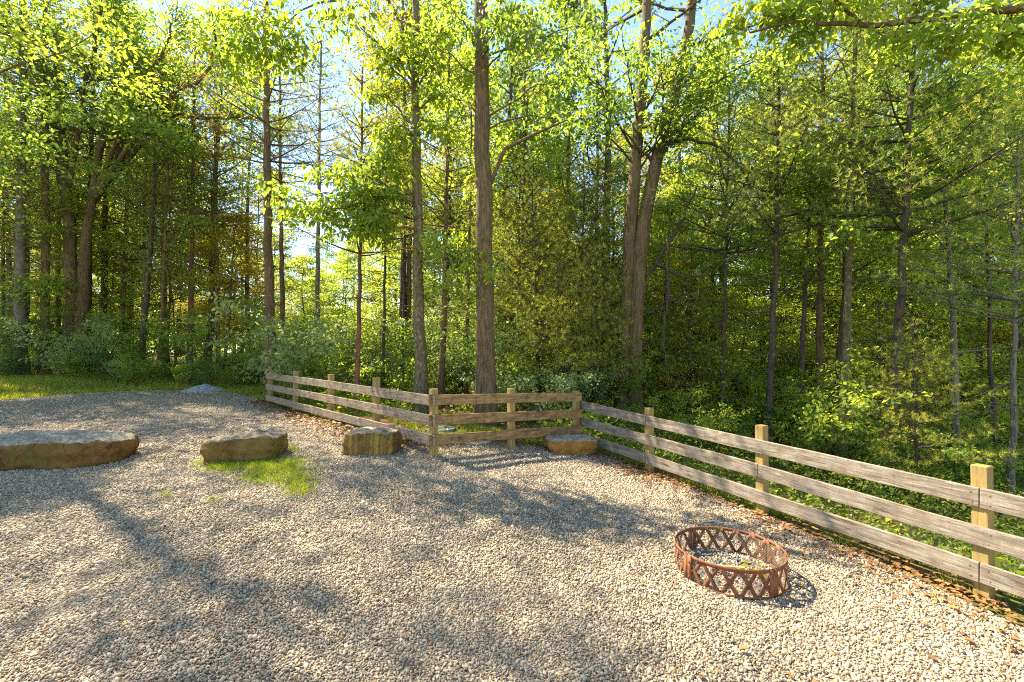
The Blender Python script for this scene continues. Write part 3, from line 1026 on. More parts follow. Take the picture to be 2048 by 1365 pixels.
def straight(H, lean=.03, wob=.12):
    n = 7
    z = np.linspace(0, H, n)
    a = rng.random() * 2 * PI
    x = np.cos(a) * lean * z + np.cumsum(rng.normal(0, wob, n)) * (z > 0); y = np.sin(a) * lean * z + np.cumsum(rng.normal(0, wob, n)) * (z > 0)
    x[0] = y[0] = 0
    return np.stack([x, y, z], -1)


# ---- prototypes (meshes shared by the copies)
def proto(fn):
    w, l = MB(), MB(); fn(w, l)
    return w.mesh("trunk", True), l.mesh("crown")


def p_tall(i):
    def f(w, l):
        H = (17, 15, 19, 16)[i]; tr = Trunk(straight(H), (.17, .13, .2, .15)[i], .03); tr.build(w, 8)
        broad_on(tr, w, l, (5.5, 4, 7, 3)[i], (3.2, 2.8, 3.6, 3.0)[i], (24, 22, 27, 26)[i], .16, 12, .62, 9, .5)
    return f


def p_mid(i):
    def f(w, l):
        H = (8, 6.5, 9.5)[i]; tr = Trunk(straight(H, .05, .1), .065, .015); tr.build(w, 7)
        broad_on(tr, w, l, (1.2, .8, 1.8)[i], (2.3, 2.0, 2.5)[i], (24, 20, 27)[i], .10, 17, .48, 9, .3, .15, up=.1)
    return f


def p_shrub(i):
    def f(w, l):
        H = (1.3, 1.8, 2.4, 1.0, 3.2)[i]
        for s in range((5, 5, 4, 6, 3)[i]):
            a = rng.random() * 2 * PI
            pts = curve_pts((0, 0, -.1), (math.cos(a) * .4, math.sin(a) * .4, 1), H * (.7 + .4 * rng.random()), 5, (math.cos(a) * .3, math.sin(a) * .3, 0), .25)
            limb_with_leaves(w, l, pts, .014, (9, 11, 15, 8, 20)[i], H * .42, 11, (.085, .10, .10, .08, .11)[i], .22, .4, .2, t0=.2)
    return f


def p_pine(i):
    def f(w, l):
        H = (18, 16, 20, 15)[i]; tr = Trunk(straight(H, .015, .05), (.15, .12, .17, .11)[i], .02); tr.build(w, 8)
        pine_on(tr, w, l, 1.6, (6, 4, 8, 3)[i], (2.5, 2.2, 2.8, 2.3)[i], .58, 5, 9, .16, .026, .22, deadtw=.8)
    return f


def p_young_pine(i):
    def f(w, l):
        H = (7, 5)[i]; tr = Trunk(straight(H, .02, .03), .06, .01); tr.build(w, 7)
        pine_on(tr, w, l, .5, 1.0, (2.0, 1.6)[i], .45, 6, 16, .12, .011, .14)
    return f


P_TALL = [proto(p_tall(i)) for i in range(4)]
P_MID = [proto(p_mid(i)) for i in range(3)]
P_SHRUB = [proto(p_shrub(i)) for i in range(5)]
P_PINE = [proto(p_pine(i)) for i in range(4)]
P_YP = [proto(p_young_pine(i)) for i in range(2)]
for pr in (P_TALL, P_MID, P_SHRUB):
    for a, b in pr:
        a.materials.append(BARK_BROWN); b.materials.append(LEAF_MID)
for pr in (P_PINE, P_YP):
    for a, b in pr:
        a.materials.append(BARK_DARK); b.materials.append(NEEDLE)


def place(pr, name, label, cat, group, x, y, s, crown_mat, bark_mat, rz=None, sz=1.):
    root = thing(name, label, cat, (x, y, g1(x, y)), rng.random() * 2 * PI if rz is None else rz, group)
    root.scale = (s, s, s * sz)
    for nm, me, m in (("trunk" if cat == "tree" else "stem", pr[0], bark_mat), ("crown" if cat == "tree" else "foliage", pr[1], crown_mat)):
        o = bpy.data.objects.new(nm, me); COL.objects.link(o); o.parent = root
        o.material_slots[0].link = 'OBJECT'; o.material_slots[0].material = m
    return root


# ---- the trunks one can single out in the photograph
def px_path(pts, Z, H):
    """trunk path through photo points at depth Z, foot on the ground, carried on to height H"""
    P = [at(x, y, Z) for x, y in pts]
    P = sorted(P, key=lambda p: p[2])
    f = P[0].copy(); d = P[1] - P[0]
    gz = g1(f[0], f[1])
    k = (gz - f[2]) / d[2]
    if abs(k * d[0]) < .8: f = f + d * k
    f[2] = gz
    if P[0][2] - gz > .3: P = [f] + P
    else: P[0] = f
    top = P[-1]
    if H - (top[2] - gz) > .6:
        dd = unit(P[-1] - P[-2]); dd[:2] *= .6; dd = unit(dd + np.array([0, 0, .5]))
        rem = H - (top[2] - gz)
        for q in (.5, 1.):
            P.append(top + dd * rem * q)
    return np.array(P), f


def special(name, label, paths, Z, w, H, bark_m, crown_m, grow, group=None, r1=.3, ksides=12, limb_m=None):
    """paths: list of lists of photo points (one per stem); grow(trunks, wood, leaf) in world space"""
    trs = []
    foot = None
    for i, p in enumerate(paths):
        P, f = px_path(p, Z if not isinstance(Z, list) else Z[i], H)
        if foot is None: foot = f
        ww = w if not isinstance(w, list) else w[i]
        zz = Z if not isinstance(Z, list) else Z[i]
        r0 = ww / 2 / F * zz
        trs.append(Trunk(P, r0 * 1.08, r0 * r1))
    root = thing(name, label, "tree", foot, 0, group)
    wood, lv = MB(), MB()
    bodies = []
    for t in trs:
        m = MB(); t.build(m, ksides); bodies.append(m)
    grow(trs, wood, lv)
    off = np.array(foot, np.float32)
    for m in bodies + [wood, lv]:
        m.V = [v - off for v in m.V]
    for m in bodies: m.obj("trunk", bark_m, root, True)
    if wood.n: wood.obj("branches", limb_m or bark_m, root, True)
    if lv.n: lv.obj("crown", crown_m, root)
    return root


def g_pine(h_dead, h_live, bl, **kw):
    def f(trs, w, l):
        for t in trs: pine_on(t, w, l, h_dead, h_live, bl, **kw)
    return f


def g_broad(cb, cr, nl, **kw):
    def f(trs, w, l):
        for t in trs: broad_on(t, w, l, cb, cr, nl, **kw)
    return f


def spray(w, l, tr, h, px, py, Z, sub=16, size=.12, per=11, clr=.26, r0=.03, via=None, flat=.7, droop=.8, sublen=None):
    """a leafy limb from the trunk at height h to the place the photo shows at px, py"""
    a = tr.pos(h); b = at(px, py, Z)
    m = .5 * (a + b) + np.array([0, 0, .25]) if via is None else at(*via)
    t = np.linspace(0, 1, 9)[:, None]
    pts = (1 - t) ** 2 * a + 2 * t * (1 - t) * m + t ** 2 * b
    pts[1:] += rng.normal(0, .03, (8, 3))
    L = np.linalg.norm(b - a)
    limb_with_leaves(w, l, pts, r0, sub, sublen or L * .3, per, size, clr, flat, droop, 1, .35, .5, rise=-.05)


# left side
special("pine_tree", "tall straight grey pine at the far left, its foot on the grass bank", [[(40, 762), (42, 450), (45, 60)]], 17, 19, 20, BARK_GREY, NEEDLE, g_pine(2.2, 10.5, 2.9, tuftgap=.24, nw=.014, deadtw=1.4))
special("pine_tree", "dark straight pine just left of the twisted oak, feathery bush at its foot", [[(90, 738), (92, 500), (89, 100)]], 17.5, 16, 19, BARK_BROWN, NEEDLE, g_pine(2.2, 10.5, 2.8, tuftgap=.24, nw=.014, deadtw=1.4))


def oak(trs, w, l):
    A, B = trs
    for tr, lst in ((B, [((270, 205, 17), (325, 110, 16), (350, 40, 15.5)), ((310, 215, 17), (420, 150, 16), (430, 60, 15)), ((300, 190, 17.5), (250, 110, 17), (225, 20, 17)),
                         ((330, 230, 18), (430, 235, 17), (520, 240, 17))]),
                    (A, [((100, 260, 18), (60, 300, 17), (-40, 350, 16)), ((170, 180, 18), (200, 40, 17), (190, -60, 17)), ((80, 130, 18), (30, 90, 17), (-40, 20, 16)),
                         ((210, 270, 18), (260, 250, 16), (330, 300, 15))])):
        for k, path in enumerate(lst):
            P = np.array([tr.pos(tr.L * (.50 if tr is B else .42 + .1 * k))] + [at(*p) for p in path])
            t = np.linspace(0, 1, 13); Q = np.stack([np.interp(t * 3, np.arange(4), P[:, i]) for i in range(3)], -1)
            for _ in range(2): Q[1:-1] = .25 * Q[:-2] + .5 * Q[1:-1] + .25 * Q[2:]
            Q[1:] += rng.normal(0, .05, (12, 3))
            limb_with_leaves(w, l, Q, .11, 46, 1.7, 11, .13, .42, .5, .25, t0=.25, k=7)
    for tr in trs:
        broad_on(tr, w, l, tr.L * .62, 3.2, 12, .14, 11, .45, 9)


special("oak_tree", "massive two-stemmed oak with a twisted trunk on the left bank", [[(138, 748), (143, 640), (150, 575), (138, 540), (140, 450), (126, 330), (118, 200), (112, 60)],
                                                                                   [(162, 720), (165, 600), (168, 500), (182, 400), (196, 330), (208, 250), (235, 180), (262, 110)]],
        18, [28, 24], 13.5, BARK_OAK, LEAF_MID, oak)
thin_left = [
    ("pine_tree", "slim dark pine rising directly behind the twisted oak's right stem", [(176, 700), (178, 450), (186, 150)], 19, 12, 17, BARK_DARK, NEEDLE, 3, 7),
    ("pine_tree", "thin dark pine between the grey far-left pine and the oak", [(117, 690), (118, 450), (122, 200)], 21, 8, 16, BARK_DARK, NEEDLE, 2, 6),
    ("pine_tree", "thin dark pine close behind the grey far-left pine", [(54, 730), (56, 500), (60, 200)], 20, 8, 16, BARK_DARK, NEEDLE, 2, 6.5),
    ("pine_tree", "very thin pine touching the photo's left border", [(6, 740), (6, 500), (8, 250)], 19, 7, 14, BARK_DARK, NEEDLE, 2, 5),
    ("pine_tree", "straight brown pine right of the oak with bare lower limbs", [(243, 715), (248, 560), (256, 330)], 20, 10, 16, BARK_BROWN, NEEDLE, 2, 5),
    ("forest_tree", "dark leaning trunk with leafy top behind the left grass strip", [(281, 765), (288, 640), (303, 480), (310, 330)], 17.5, 12, 12, BARK_DARK, LEAF_MID, None, 5),
    ("pine_tree", "warm brown sunlit pine standing right above the grey stone heap", [(379, 745), (383, 560), (387, 300)], 18.5, 11, 14, BARK_RED, NEEDLE_RUST, 2, 6),
    ("pine_tree", "thin brown pine right of the grey stone heap among orange leaves", [(437, 755), (436, 560), (430, 330)], 19, 8, 13, BARK_BROWN, NEEDLE_RUST, 2, 6),
    ("pine_tree", "reddish-barked pine just right of the lichen-covered pine at the fence end", [(566, 700), (563, 500), (560, 250)], 18, 11, 13, BARK_RED, NEEDLE_RUST, 1.5, 7.5),
    ("pine_tree", "grey pine below the bright maple spray, left of the sky gap", [(633, 730), (635, 560), (640, 200)], 17, 11, 13.2, BARK_GREY, NEEDLE, 1.5, 7.5),
    ("pine_tree", "dark slim reddish pine behind the middle of the receding fence", [(714, 835), (718, 650), (721, 470)], 10.8, 10, 8.2, BARK_RED, NEEDLE, 1.2, 3.4),
    ("pine_tree", "very thin dark pine left of the mottled lichen maple trunk", [(765, 825), (768, 640), (771, 480)], 12, 7, 8, BARK_DARK, NEEDLE, 1.2, 4),
    ("pine_tree", "needle-thin sapling pine in front of the mottled maple trunk's left side", [(803, 800), (806, 640), (808, 500)], 12.5, 5, 7, BARK_DARK, NEEDLE, 1., 4.),
    ("pine_tree", "brown pine with bare level limbs between the mottled maple and the thickest trunk", [(884, 835), (887, 600), (896, 260)], 11.5, 13, 9.5, BARK_BROWN, NEEDLE, 1.4, 4.2),
    ("forest_tree", "slim trunk close left of the thickest trunk, seen over the brown fence", [(929, 820), (934, 650), (940, 420)], 13, 9, 10, BARK_BROWN, LEAF_BRIGHT, None, 4),
    ("forest_tree", "dark trunk leaning left just behind the thickest trunk", [(1012, 760), (1004, 600), (1003, 450), (1020, 250)], 15, 15, 13, BARK_DARK, LEAF_MID, None, 5),
    ("pine_tree", "dark slim pine right of the thickest trunk amid yellow needles", [(1042, 790), (1045, 600), (1049, 330)], 13, 9, 11, BARK_DARK, NEEDLE, 1.4, 3.2),
    ("pine_tree", "tall open pine left of the twin trunks, tip against blue sky", [(1191, 800), (1193, 500), (1196, 190)], 14, 10, 11.2, BARK_BROWN, NEEDLE, 1.4, 2.0),
]
for (nm, lb, path, Z, w, H, bm_, cm_, hd, hl) in thin_left:
    if nm == "pine_tree":
        special(nm, lb, [path], Z, w, H, bm_, cm_, g_pine(hd, hl, 1.0 + H * .075, gap=.5, tper=12, tuftgap=.15, nlen=.12, nw=.012, deadtw=1.1), ksides=9)
    else:
        special(nm, lb, [path], Z, w, H, bm_, cm_, g_broad(hl, 2.4, 15, size=.14, per=12, clr=.42), ksides=9)

special("pine_tree", "thick lichen-covered pine with rusty needles at the fence's far end", [[(545, 800), (538, 600), (534, 300), (531, 60)]], 12.6, 20, 14.5, BARK_BROWN, NEEDLE_RUST,
        g_pine(2.6, 6.2, 2.3, gap=.55, tuftgap=.2, nlen=.13, nw=.013, deadtw=1.4))


def maple(trs, w, l):
    t = trs[0]
    for a in ((4.4, 660, 355, 9.2), (4.2, 610, 430, 8.8), (4.6, 720, 400, 9.4), (4.3, 760, 330, 9.6), (4.0, 690, 470, 9.0), (4.5, 590, 400, 8.6), (4.2, 740, 440, 9.0), (4.8, 650, 420, 9.)):
        spray(w, l, t, *a, sub=20, size=.14, per=5.5, clr=.32, flat=.4, via=((a[1] + 835) / 2, a[2] - 25, 9.4))
    for a in ((6.2, 740, 180, 9.6), (6.0, 770, 260, 9.4), (6.6, 900, 200, 9.5), (6.4, 880, 270, 9.3), (7.0, 760, 120, 9.6), (6.1, 790, 310, 9.4), (7.2, 690, 30, 9.2), (7.4, 910, 60, 9.4), (6.9, 800, 60, 9.2), (7.0, 870, 130, 9.2)):
        spray(w, l, t, *a, sub=15, size=.13, per=4.5, clr=.36, flat=.45)
    for a in ((3.2, 960, 540, 8.6), (3.3, 1010, 510, 8.4), (3.4, 880, 500, 8.6), (3.3, 925, 590, 8.7)):
        spray(w, l, t, *a, sub=8, size=.12, per=6, clr=.24)
    B = np.array([t.pos(7.9), at(760, -30, 9.0), at(690, 0, 8.5), at(640, 5, 8.2), at(600, 22, 8.0), at(560, 60, 7.9), at(500, 95, 7.8)])
    tube(w, B, [.035, .028, .022, .018, .014, .011, .006], 6)
    for (x, y) in ((450, 40), (490, 90), (540, 50), (580, 90), (600, 130), (470, 120), (520, 130), (560, 20), (430, 90), (610, 60), (500, 20), (650, 10), (570, 120), (455, 130), (545, 100), (690, 25), (720, -10), (480, 60), (530, 85)):
        b = at(x, y, 7.8 + rng.normal(0, .2)); a = b + np.array([rng.normal(0, .3), .2, .5])
        limb_with_leaves(w, l, np.linspace(0, 1, 5)[:, None] * (b - a) + a, .008, 8, .5, 3.6, .125, .28, .6, .9, 1, .2, .5, rise=-.2)
    broad_on(t, w, l, 8.8, 3.0, 6, .14, 4, .5, 7, shape=1)


special("maple_tree", "mottled lichen-barked maple with bright yellow-green sprays left of the thickest trunk", [[(843, 832), (838, 600), (832, 300), (831, 30)]], 9.8, 24, 13, BARK_LICHEN, LEAF_BRIGHT, maple, r1=.45)


def bigtree(trs, w, l):
    t = trs[0]
    # the dead snag limb to the right and a few leafy upper limbs
    P = np.array([t.pos(4.55), at(1010, 298, 9), at(1070, 268, 8.9), at(1135, 240, 8.9)])
    tube(w, P, [.05, .04, .03, .012], 6)
    for a in ((6.8, 850, 80, 9.8), (7.0, 1070, 60, 8.2), (6.1, 1150, 150, 9.4), (7.2, 1010, 20, 7.8), (5.9, 1120, 230, 10.2), (7.3, 900, 10, 8.0), (7.4, 1210, 50, 9.4), (6.2, 870, 190, 10.6)):
        spray(w, l, t, *a, sub=15, size=.12, per=5, clr=.42, r0=.024, flat=.5)
    broad_on(t, w, l, 9.0, 3.4, 8, .14, 4, .5, 8, shape=1)


special("oak_tree", "thickest trunk of all, straight and brown, standing behind the brown fence", [[(972, 850), (970, 600), (966, 300), (961, 20)]], 9.1, 38, 15, BARK_BROWN, LEAF_MID, bigtree, ksides=18, r1=.5)


def twin(trs, w, l):
    A, B = trs

    def limb(pts, r, n=14):
        P = np.array([at(*p) for p in pts]); t = np.linspace(0, 1, n)
        Q = np.stack([np.interp(t * (len(P) - 1), np.arange(len(P)), P[:, i]) for i in range(3)], -1)
        for _ in range(2): Q[1:-1] = .25 * Q[:-2] + .5 * Q[1:-1] + .25 * Q[2:]
        Q[1:-1] += rng.normal(0, .02, (n - 2, 3))
        return Q, np.linspace(r, r * .3, n)
    for pts, r in (([(1285, 560, 11.4), (1320, 520, 11.2), (1345, 470, 11), (1372, 430, 11), (1395, 370, 11)], .06),
                   ([(1315, 528, 11.2), (1345, 545, 11), (1372, 556, 10.9), (1416, 548, 10.8)], .05),
                   ([(1288, 630, 11.4), (1318, 612, 11.2), (1340, 600, 11), (1400, 598, 10.8)], .055),
                   ([(1335, 603, 11), (1336, 560, 10.9), (1333, 520, 10.9), (1338, 440, 10.9)], .05),
                   ([(1335, 600, 11), (1327, 650, 10.9), (1330, 720, 10.8), (1345, 800, 10.6)], .035),
                   ([(1330, 720, 10.8), (1370, 770, 10.4), (1410, 820, 10.2)], .015),
                   ([(1290, 695, 11.3), (1300, 690, 11.2), (1325, 672, 11)], .03),
                   ([(1330, 290, 11.5), (1365, 275, 11.2), (1400, 280, 11), (1460, 305, 10.8), (1500, 370, 10.6), (1520, 400, 10.6)], .055)):
        Q, R = limb(pts, r); tube(w, Q, R, 7)
    # leafy limbs high up
    for t in (A, B):
        for a in ((6.4, 1320, 200, 10.8), (6.7, 1400, 160, 10.4), (6.9, 1240, 120, 10.8), (7.2, 1350, 90, 10.2), (7.6, 1290, 30, 10.4), (7.5, 1440, 60, 10), (6.6, 1230, 200, 11), (7.8, 1380, 10, 10.2), (6.3, 1370, 240, 10.8)):
            a = (a[0], a[1] + (a[1] - 1310) * .7 + rng.normal(0, 30), a[2] + rng.normal(0, 30), a[3])
            spray(w, l, t, *a, sub=12, size=.13, per=5, clr=.42, r0=.035, droop=.4, flat=.5)
        broad_on(t, w, l, 9.4, 3.2, 6, .15, 4, .5, 8)


special("oak_tree", "twin-trunked oak with crooked dead limbs behind the fence corner", [[(1249, 800), (1256, 560), (1268, 350), (1283, 200), (1292, 70)], [(1267, 805), (1272, 620), (1288, 430), (1318, 300), (1345, 200), (1375, 90)]],
        [11.6, 11.5], [31, 33], 15, BARK_OAK, LEAF_MID, twin, ksides=14, r1=.42, limb_m=BARK_DARK)

right_list = [
    ("pine_tree", "slim straight dark pine behind the grey fence, first right of the twin oak", [(1440, 915), (1447, 700), (1452, 480), (1458, 260)], 11.5, 10, 9, BARK_DARK, NEEDLE, 1.2, 4.5),
    ("pine_tree", "dark pine directly above the second visible post of the grey fence", [(1532, 950), (1545, 680), (1553, 480), (1558, 190)], 10, 14, 9, BARK_DARK, NEEDLE, 1.2, 4.6),
    ("forest_tree", "short dark trunk right of the second grey fence post, top lost in leaves", [(1593, 965), (1601, 760), (1612, 560), (1618, 420)], 10.8, 13, 7, BARK_DARK, LEAF_MID, None, 3.4),
    ("pine_tree", "straight brown pine left of the pale lichen trunk behind the grey fence", [(1636, 920), (1640, 600), (1641, 300), (1645, 60)], 11.3, 15, 12, BARK_BROWN, NEEDLE, 1.5, 6.2),
    ("forest_tree", "dark trunk leaning right, half hidden behind the pale lichen trunk", [(1662, 930), (1676, 760), (1690, 540), (1696, 420)], 11.0, 13, 7.5, BARK_DARK, LEAF_MID, None, 3.8),
    ("forest_tree", "pale lichen-spotted trunk, the lightest behind the grey fence", [(1680, 970), (1692, 700), (1700, 420), (1713, 60)], 9.6, 17, 11, BARK_LICHEN, LEAF_MID, None, 5.2),
    ("pine_tree", "dark pine leaning slightly right with many bare limbs, behind the grey fence", [(1770, 1005), (1793, 700), (1806, 480), (1828, 80)], 8.6, 18, 11, BARK_DARK, NEEDLE, 1.2, 4.8),
    ("forest_tree", "wavy light-barked trunk leaning left, upper part above the last fence posts", [(1914, 985), (1909, 700), (1900, 520), (1887, 380), (1878, 200)], 9.6, 14, 8.8, BARK_GREY, LEAF_MID, None, 3.6),
    ("pine_tree", "thin young pine nearest the photo's right border, behind the last fence board", [(2022, 1010), (2027, 760), (2031, 560), (2036, 400)], 7.6, 12, 6.5, BARK_GREY, NEEDLE, 1.0, 3.0),
    ("forest_tree", "whitish birch-like stem deep in the right-hand woods", [(1818, 720), (1818, 560), (1822, 430)], 17, 10, 9, BARK_PALE, LEAF_MID, None, 5),
    ("forest_tree", "crooked dark stem high at the right border, among hanging leaves", [(1985, 800), (1975, 500), (1968, 380), (1975, 250), (1972, 190)], 10.5, 9, 8.5, BARK_DARK, LEAF_MID, None, 4.2),
]
for (nm, lb, path, Z, w, H, bm_, cm_, hd, hl) in right_list:
    if nm == "pine_tree":
        special(nm, lb, [path], Z, w, H, bm_, cm_, g_pine(hd, hl, 1.1 + H * .12, gap=.44, tper=13, tuftgap=.13, nlen=.105, nw=.0095, deadtw=1.2), ksides=10)
    else:
        special(nm, lb, [path], Z, w, H, bm_, cm_, g_broad(hl, 2.3, 15, size=.12, per=12, clr=.38, sub=9), ksides=10)


# trees whose limbs reach into the frame
def limb_tree_right():
    bx, by = 8.6, 4.6
    z0 = g1(bx, by)
    tr = Trunk(np.array([(bx, by, z0), (bx - .1, by, z0 + 5), (bx - .3, by + .1, z0 + 11)]), .19, .06)
    root = thing("maple_tree", "maple at the right border, its long crooked limb crossing the upper right corner", "tree", (bx, by, z0))
    m, w, l = MB(), MB(), MB(); tr.build(m, 12)
    P = np.array([tr.pos(6.9)] + [at(*p) for p in ((2160, 8, 5.0), (2040, 18, 5.1), (1960, 22, 5.2), (1900, 33, 5.2), (1800, 44, 5.3), (1750, 53, 5.4), (1690, 46, 5.5), (1640, 50, 5.5), (1618, 36, 5.6), (1560, 50, 5.8), (1500, 66, 6.0))])
    t = np.linspace(0, 1, 36); Q = np.stack([np.interp(t * (len(P) - 1), np.arange(len(P)), P[:, i]) for i in range(3)], -1)
    Q[1:-1] = .25 * Q[:-2] + .5 * Q[1:-1] + .25 * Q[2:]
    tube(w, Q, np.linspace(.055, .012, 36), 8)
    P2 = np.array([Q[int(35 * 6 / 11.)], at(1725, 50, 5.45), at(1690, 20, 5.4), at(1660, -10, 5.3), at(1600, -40, 5.2)]); tube(w, P2, [.022, .022, .018, .014, .008], 6)
    for (x, y, Z) in ((1990, 70, 5.3), (1900, 95, 5.0), (1790, 75, 5.4), (2040, 120, 5.3), (1950, 20, 5.4), (1850, 0, 5.2), (1720, 5, 5.4), (1600, 20, 5.7), (1530, 40, 6), (1480, 30, 6.2), (1620, 75, 5.9), (1680, -20, 5.3), (1930, 60, 4.9), (1560, 0, 5.9), (2020, 60, 5.2)):
        a = Q[np.argmin(np.linalg.norm(Q - at(x, y, Z), axis=1))]; b = at(x, y, Z)
        pts = np.linspace(0, 1, 5)[:, None] * (b - a) + a
        limb_with_leaves(w, l, pts, .008, 9, .35, 7, .10, .17, .5, .5, 1, .2, .5, rise=-.1)
    for k in range(10):
        d = np.array([math.cos(k * 2.4), math.sin(k * 2.4), .5]); pts = curve_pts(tr.pos(6 + .5 * k), unit(d), 2.4, 6)
        limb_with_leaves(w, l, pts, .04, 12, 1., 9, .12, .36, .5, .3, 1)
    off = np.array([bx, by, z0], np.float32)
    for q in (m, w, l): q.V = [v - off for v in q.V]
    m.obj("trunk", BARK_OAK, root, True); w.obj("branches", BARK_OAK, root, True); l.obj("crown", LEAF_BRIGHT, root)


limb_tree_right()


def limb_tree_top():
    # a hickory on the left, outside the frame, that shades the gravel
    bx, by = -13.2, 10.4
    z0 = g1(bx, by)
    tr = Trunk(np.array([(bx, by, z0), (bx + .3, by, z0 + 6), (bx + .6, by + .2, z0 + 16)]), .2, .05)
    root = thing("hickory_tree", "hickory rooted outside the left border, only its limb ends showing at the top left", "tree", (bx, by, z0))
    m, w, l = MB(), MB(), MB(); tr.build(m, 12)
    for k in range(14):
        az = k * 2.4; d = np.array([math.cos(az), math.sin(az), .3]); pts = curve_pts(tr.pos(7.0 + .62 * k), unit(d), 4.3 - .12 * k, 7, (0, 0, .1), .3)
        limb_with_leaves(w, l, pts, .03, 18, 1.6, 13, .13, .55, .5, .3)
    off = np.array([bx, by, z0], np.float32)
    for q in (m, w, l): q.V = [v - off for v in q.V]
    m.obj("trunk", BARK_OAK, root, True); w.obj("branches", BARK_OAK, root, True); l.obj("crown", LEAF_BRIGHT, root)


limb_tree_top()

# ------------------------------------------------------------------ background forest
placed = []


def free(x, y, d):
    return all((x - a) ** 2 + (y - b) ** 2 > d * d for a, b in placed)


def pxof(x, y):
    return 1024 + x / y * F


def zone(px):
    return "left" if px < 640 else ("middle" if px < 1240 else "right")


ZN = {"left": "behind the left grass bank", "middle": "behind the receding and brown fences", "right": "down the slope behind the grey fence"}


def forbidden(x, y):
    """not on the gravel, not between camera and the single trunks, not in the opening where the sky shows"""
    if in_poly(np.array([x]), np.array([y]))[0]: return True
    return False


def sky_gap(px, y, H, x):
    if 560 < px < 765:
        top = 703 - (H + .3 - CAMZ) / y * F
        return top < 430 - (40 if 600 < px < 740 else 60) + (60 if 655 < px < 735 else 0)
    if 1150 < px < 1235:
        top = 703 - (H - CAMZ) / y * F
        return top < 330
    return False


def scatter(protos, name, cat, desc, group, n, y0, y1, spacing, Hs, smin, smax, mats, barks, xfun=None, ypow=1.0):
    cnt = 0; tries = 0
    while cnt < n and tries < n * 60:
        tries += 1
        y = y0 + (y1 - y0) * rng.random() ** ypow
        px = rng.uniform(-260, 2300)
        x = (px - 1024) / F * y
        if forbidden(x, y) or not free(x, y, spacing): continue
        if xfun and not xfun(px, y, x): continue
        k = rng.integers(len(protos)); s = rng.uniform(smin, smax)
        if sky_gap(px, y, Hs[k] * s, x): continue
        if cat == 'tree' and 470 < px < 800 and y < 24: continue
        if name == 'understory_tree' and 640 < px < 1300 and y < 19: continue
        placed.append((x, y)); cnt += 1
        z = zone(px)
        mts = mats(px, y)
        if name == "shrub" and px > 1240 and y < 11: s *= .62
        if name == "understory_tree" and y < 15 and mts == LEAF_YELLOW: mts = LEAF_BRIGHT
        place(protos[k], name, f"{desc} {ZN[z]}", cat, f"{group} {ZN[z]}", x, y, s, mts, barks[rng.integers(len(barks))])
    return cnt


def leafmix(px, y):
    r = rng.random()
    if 330 < px < 560:
        return LEAF_YELLOW if r < .5 else (LEAF_ORANGE if r < .56 else LEAF_BRIGHT)
    if px < 330: return LEAF_BRIGHT if r < .6 else (LEAF_MID if r < .7 else LEAF_YELLOW)  # leaf colours lightened here to stand in for sunlight
    if px < 1000: return LEAF_BRIGHT if r < .6 else (LEAF_MID if r < .8 else LEAF_YELLOW)
    return LEAF_MID if r < .3 else (LEAF_BRIGHT if r < .8 else (LEAF_DARK if r < .87 else LEAF_YELLOW))


def needlemix(px, y):
    r = rng.random()
    if 330 < px < 600: return NEEDLE_RUST if r < .5 else NEEDLE
    return NEEDLE if r < .9 else NEEDLE_DK


n1 = scatter(P_TALL, "forest_tree", "tree", "tall leafy tree in the background woods", "background leafy trees", 74, 15, 62, 3.0, (17, 15, 19, 16), .75, 1.1, leafmix, [BARK_BROWN, BARK_DARK, BARK_GREY], lambda px, y, x: y > 20, ypow=1.25)
n2 = scatter(P_PINE, "pine_tree", "tree", "slender straight pine in the background woods", "background pines", 36, 17, 50, 2.4, (18, 16, 20, 15), .7, 1.0, needlemix, [BARK_DARK, BARK_BROWN, BARK_GREY], ypow=1.3)
n3 = scatter(P_MID, "understory_tree", "tree", "small leafy understory tree", "understory trees", 125, 12.5, 44, 1.7, (8, 6.5, 9.5), .7, 1.35, leafmix, [BARK_BROWN, BARK_DARK], lambda px, y, x: (y > 18 or px > 640) and (px < 1260 or y > 13.5) and not (640 < px < 1240 and y < 14), ypow=1.4)
n4 = scatter(P_YP, "young_pine", "tree", "young bushy pine", "young pines", 16, 12, 26, 2.2, (7, 5), .7, 1.2, needlemix, [BARK_DARK], lambda px, y, x: (px > 1000 and y > 14) or (px < 560 and y > 19))
# young yellow-green pines right of the thickest trunk, as in the photograph
for px, Z, s, k in ((1085, 11.2, .9, 0), (1150, 12.2, 1.0, 0), (1215, 13.6, .9, 0), (1375, 12.2, .75, 0), (1050, 13.2, 1.0, 0), (1120, 10.4, .75, 1), (1190, 11.0, .8, 1), (1830, 7.4, .62, 1), (1760, 10.6, .8, 1)):
    x = (px - 1024) / F * Z
    place(P_YP[k], "young_pine", f"young bushy pine {ZN[zone(px)]}", "tree", f"young pines {ZN[zone(px)]}", x, Z, s, NEEDLE_SUN, BARK_DARK)


def shrubmix(px, y):
    r = rng.random()
    if px > 1240: return LEAF_BRIGHT if r < .6 else (LEAF_MID if r < .9 or y < 11 else LEAF_YELLOW)
    if px < 560: return LEAF_MID if r < .5 else LEAF_BRIGHT
    return LEAF_PALE if r < .35 else (LEAF_MID if r < .65 else LEAF_BRIGHT)


